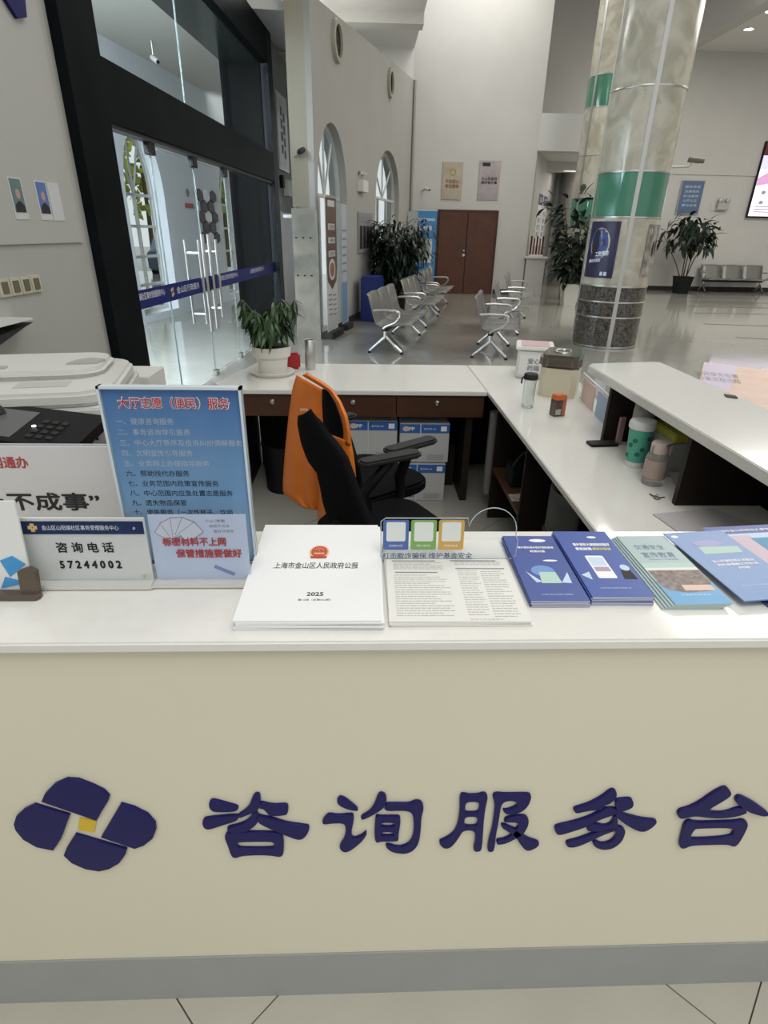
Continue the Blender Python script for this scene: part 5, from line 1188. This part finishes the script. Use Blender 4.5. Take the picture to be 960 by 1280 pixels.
# ------------------------------------------------------------------ waiting benches
def bench_parts(t, n, pitch=.58):
    L = n*pitch
    prof = [(.50, .385), (.47, .405), (.36, .395), (.22, .375), (.08, .375), (.02, .40), (-.01, .48), (-.05, .62), (-.09, .755), (-.115, .775)]
    for i in range(n):
        y0, y1 = i*pitch+.012, (i+1)*pitch-.012
        rows = [[(x, y0+(y1-y0)*q/4, z+.006*math.cos(PI*(q/4-.5)*2)) for q in range(5)] for x, z in prof]
        MB().grid(rows).build('seat_shell', M_seat, t, True, solid=.010)
        rib = MB()
        for q in (.25, .5, .75):
            yy = y0+(y1-y0)*q
            for (xa, za), (xb, zb) in zip(prof[1:-1], prof[2:-0] if False else prof[2:]):
                pass
        rib.b.free()
    MB().box(.10, .17, .05, L-.05, .30, .345).build('beam', M_greyplast, t)
    for y in (.09, L-.09):
        lg = MB()
        lg.tube([(.135, y, .33), (.135, y, .22), (.02, y, .12), (-.08, y, .03)], [.03, .03, .022, .02], 8)
        lg.tube([(.135, y, .24), (.25, y, .12), (.36, y, .03)], [.026, .022, .02], 8)
        lg.build('leg', M_chrome, t, True)
        for x in (-.085, .365): MB().lathe([(0, 0), (.025, 0), (.022, .02), (0, .025)], 10).build('foot', M_black, t, True, loc=(x, y, 0))
    for y in (-.005, L+.005):
        MB().tube([(.12, y, .34), (.16, y, .37), (.28, y, .42), (.345, y, .50), (.34, y, .555), (.29, y, .575), (.10, y, .575), (-.02, y, .565)], .016, 8).build('armrest', M_chrome, t, True)
    return t
RL = -math.atan2(LD.x, LD.y)
GR = 'rows of grey steel waiting benches'
bench_parts(thing('waiting_bench', 'three-seat grey steel bench nearest the glass doors, left row', 'bench', (.14, 7.95, 0), RL, GR), 3, .62)
bench_parts(thing('waiting_bench', 'second bench of the left row, behind the first one', 'bench', (.72, 10.4, 0), RL, GR), 3, .62)
bench_parts(thing('waiting_bench', 'last bench of the left row, close to the brown door', 'bench', (1.22, 12.7, 0), RL, GR), 3, .62)
bench_parts(thing('waiting_bench', 'two-seat grey steel bench in front of the right row', 'bench', (1.52, 7.68, 0), RL-.02, GR), 2, .62)
bench_parts(thing('waiting_bench', 'bench behind the first one in the right row', 'bench', (2.18, 9.75, 0), RL-.03, GR), 2, .62)
bench_parts(thing('waiting_bench', 'farthest bench of the right row before the low wall', 'bench', (2.85, 11.9, 0), RL-.03, GR), 3, .62)
bench_parts(thing('waiting_bench', 'dark grey steel bench against the right wall below the screen', 'bench', (10.42, 18.78, 0), -PI/2, GR), 3, .66)
# ------------------------------------------------------------------ big plants
def big_plant(label, x, y, potm, pot, stems, h, spread, n, L, W, droop, m, zlo=.5, as_parts=True, potcol=None, seed=1, ok=lambda p: True):
    random.seed(seed)
    t = thing('potted_plant', label, 'plant', (x, y, 0))
    r0, r1, ph_ = pot
    MB().lathe([(0, 0), (r0, 0), (r1, ph_), (r1*1.06, ph_), (r1*1.06, ph_+.02), (r1*.9, ph_+.02), (r1*.9, ph_-.03), (0, ph_-.03)], 24 if not potcol else 4, a0=PI/4, a1=2*PI+PI/4).build('pot', potm, t, not potcol)
    lm = [leaf_mesh('leaf', L, W, droop, 4, m), leaf_mesh('leaf', L*.8, W, droop*1.3, 4, m)]
    fol = MB() if not as_parts else None
    tips = []
    for k in range(stems):
        a = k*2.4+seed; rr = spread*(.25+.6*random.random()); top = h*(.70+.26*random.random())
        tip = Vector((rr*math.cos(a), rr*math.sin(a), top))
        MB().tube([(r0*.4*math.cos(a), r0*.4*math.sin(a), ph_-.03), (tip.x*.35, tip.y*.35, top*.5), tip], [.018, .014, .007], 6).build('stem', M_stem, t, True)
        tips.append(tip)
    for q in range(n):
        tip = tips[q % stems]; s = random.uniform(zlo, 1.03)
        base = Vector((tip.x*s*s, tip.y*s*s, tip.z*s)) + Vector((random.gauss(0, spread*.22), random.gauss(0, spread*.22), random.gauss(0, h*.03)))
        if not ok(Vector((x, y, 0))+base*1.12): base = Vector((abs(base.x)*.8, base.y, base.z))
        if not ok(Vector((x, y, 0))+base*1.12): continue
        az = math.atan2(base.y, base.x)+random.uniform(-1.3, 1.3); el = random.uniform(-.9, .7) + (.5 if s > .95 else 0); sc = random.uniform(.7, 1.15)
        if as_parts: put_leaf(t, random.choice(lm), base, az, el, random.uniform(-.6, .6), sc)
        else:
            mm = Matrix.Translation(base) @ Matrix.Rotation(az, 4, 'Z') @ Matrix.Rotation(-el, 4, 'Y')
            src = random.choice(lm); vv = [fol.b.verts.new(mm @ (v.co*sc)) for v in src.vertices]
            for p in src.polygons: fol.b.faces.new([vv[i] for i in p.vertices])
    if fol is not None: stuff(fol.build('foliage', m, t, True))
    return t
big_plant('large dense weeping plant beside the blue bin and left benches', .62, 12.3, M_dark, (.20, .24, .34), 11, 1.78, .72, 2600, .19, .026, .75, M_leaf2, .42, False, None, 3, lambda p: (p-LP).dot(Vector((LD.y, -LD.x, 0))) > .02)
big_plant('tall broad-leaved plant in a white square pot before the alcove', 4.93, 14.45, M_pot, (.20, .28, .46), 9, 2.40, .78, 298, .36, .062, .35, M_leaf2, .30, True, True, 5)
big_plant('umbrella tree in a black square pot against the right wall', 9.5, 18.0, M_black, (.22, .30, .46), 7, 2.15, .95, 240, .30, .06, .9, M_leaf2, .74, True, True, 8, lambda p: p.y < 18.75)
# dark strips lying flat on the floor on the right
for k, (a, b) in enumerate((((848, 371), (1000, 374)), ((857, 383), (1000, 386)), ((868, 391), (1000, 394)), ((880, 405), (1000, 409)), ((920, 422), (1000, 426)), ((862, 377), (1000, 380)))):
    A, B = pz(*a), pz(*b)
    MB().prism([(A.x, A.y-.03), (B.x, B.y-.03), (B.x, B.y+.03), (A.x, A.y+.03)], .0, .0015).build('floor_strip', M_darkgrey, bpy.data.objects['floor'])
# printed floor notice on the hall floor beyond the raised counter
q = [pz(u, v, 0) for u, v in ((880, 453), (1010, 470), (1010, 545), (872, 486))]
fn = thing('floor_notice', 'lilac and peach printed notice lying on the hall floor at the right', 'notice', (q[0].x, q[0].y, .001))
MB().prism([(p.x-q[0].x, p.y-q[0].y) for p in (q[3], q[2], q[1], q[0])], 0, .004).build('notice_sheet', mat('peach_sheet', (.78, .58, .47), .4, noise=.08, nscale=3), fn)
q2 = [pz(u, v, 0) for u, v in ((882, 454), (921, 459), (912, 488), (876, 480))]
MB().prism([(p.x-q[0].x, p.y-q[0].y) for p in (q2[3], q2[2], q2[1], q2[0])], .0045, .006).build('lilac_panel', mat('lilac_sheet', (.68, .60, .74), .4), fn)
c = pz(897, 472); o = text('便民服务指南\n办事流程须知', .45, .55, M_grey_ink, fn, (c.x-q[0].x, c.y-q[0].y, .0065), (0, 0, -.45), 'lettering')
t = thing('floor_socket', 'small dark diamond plate beside the raised counter', 'plate', (1.345, 2.02, .9805), .3)
MB().prism([(-.022, 0), (0, -.03), (.022, 0), (0, .03)], 0, .004).build('plate', M_greyplast, t)
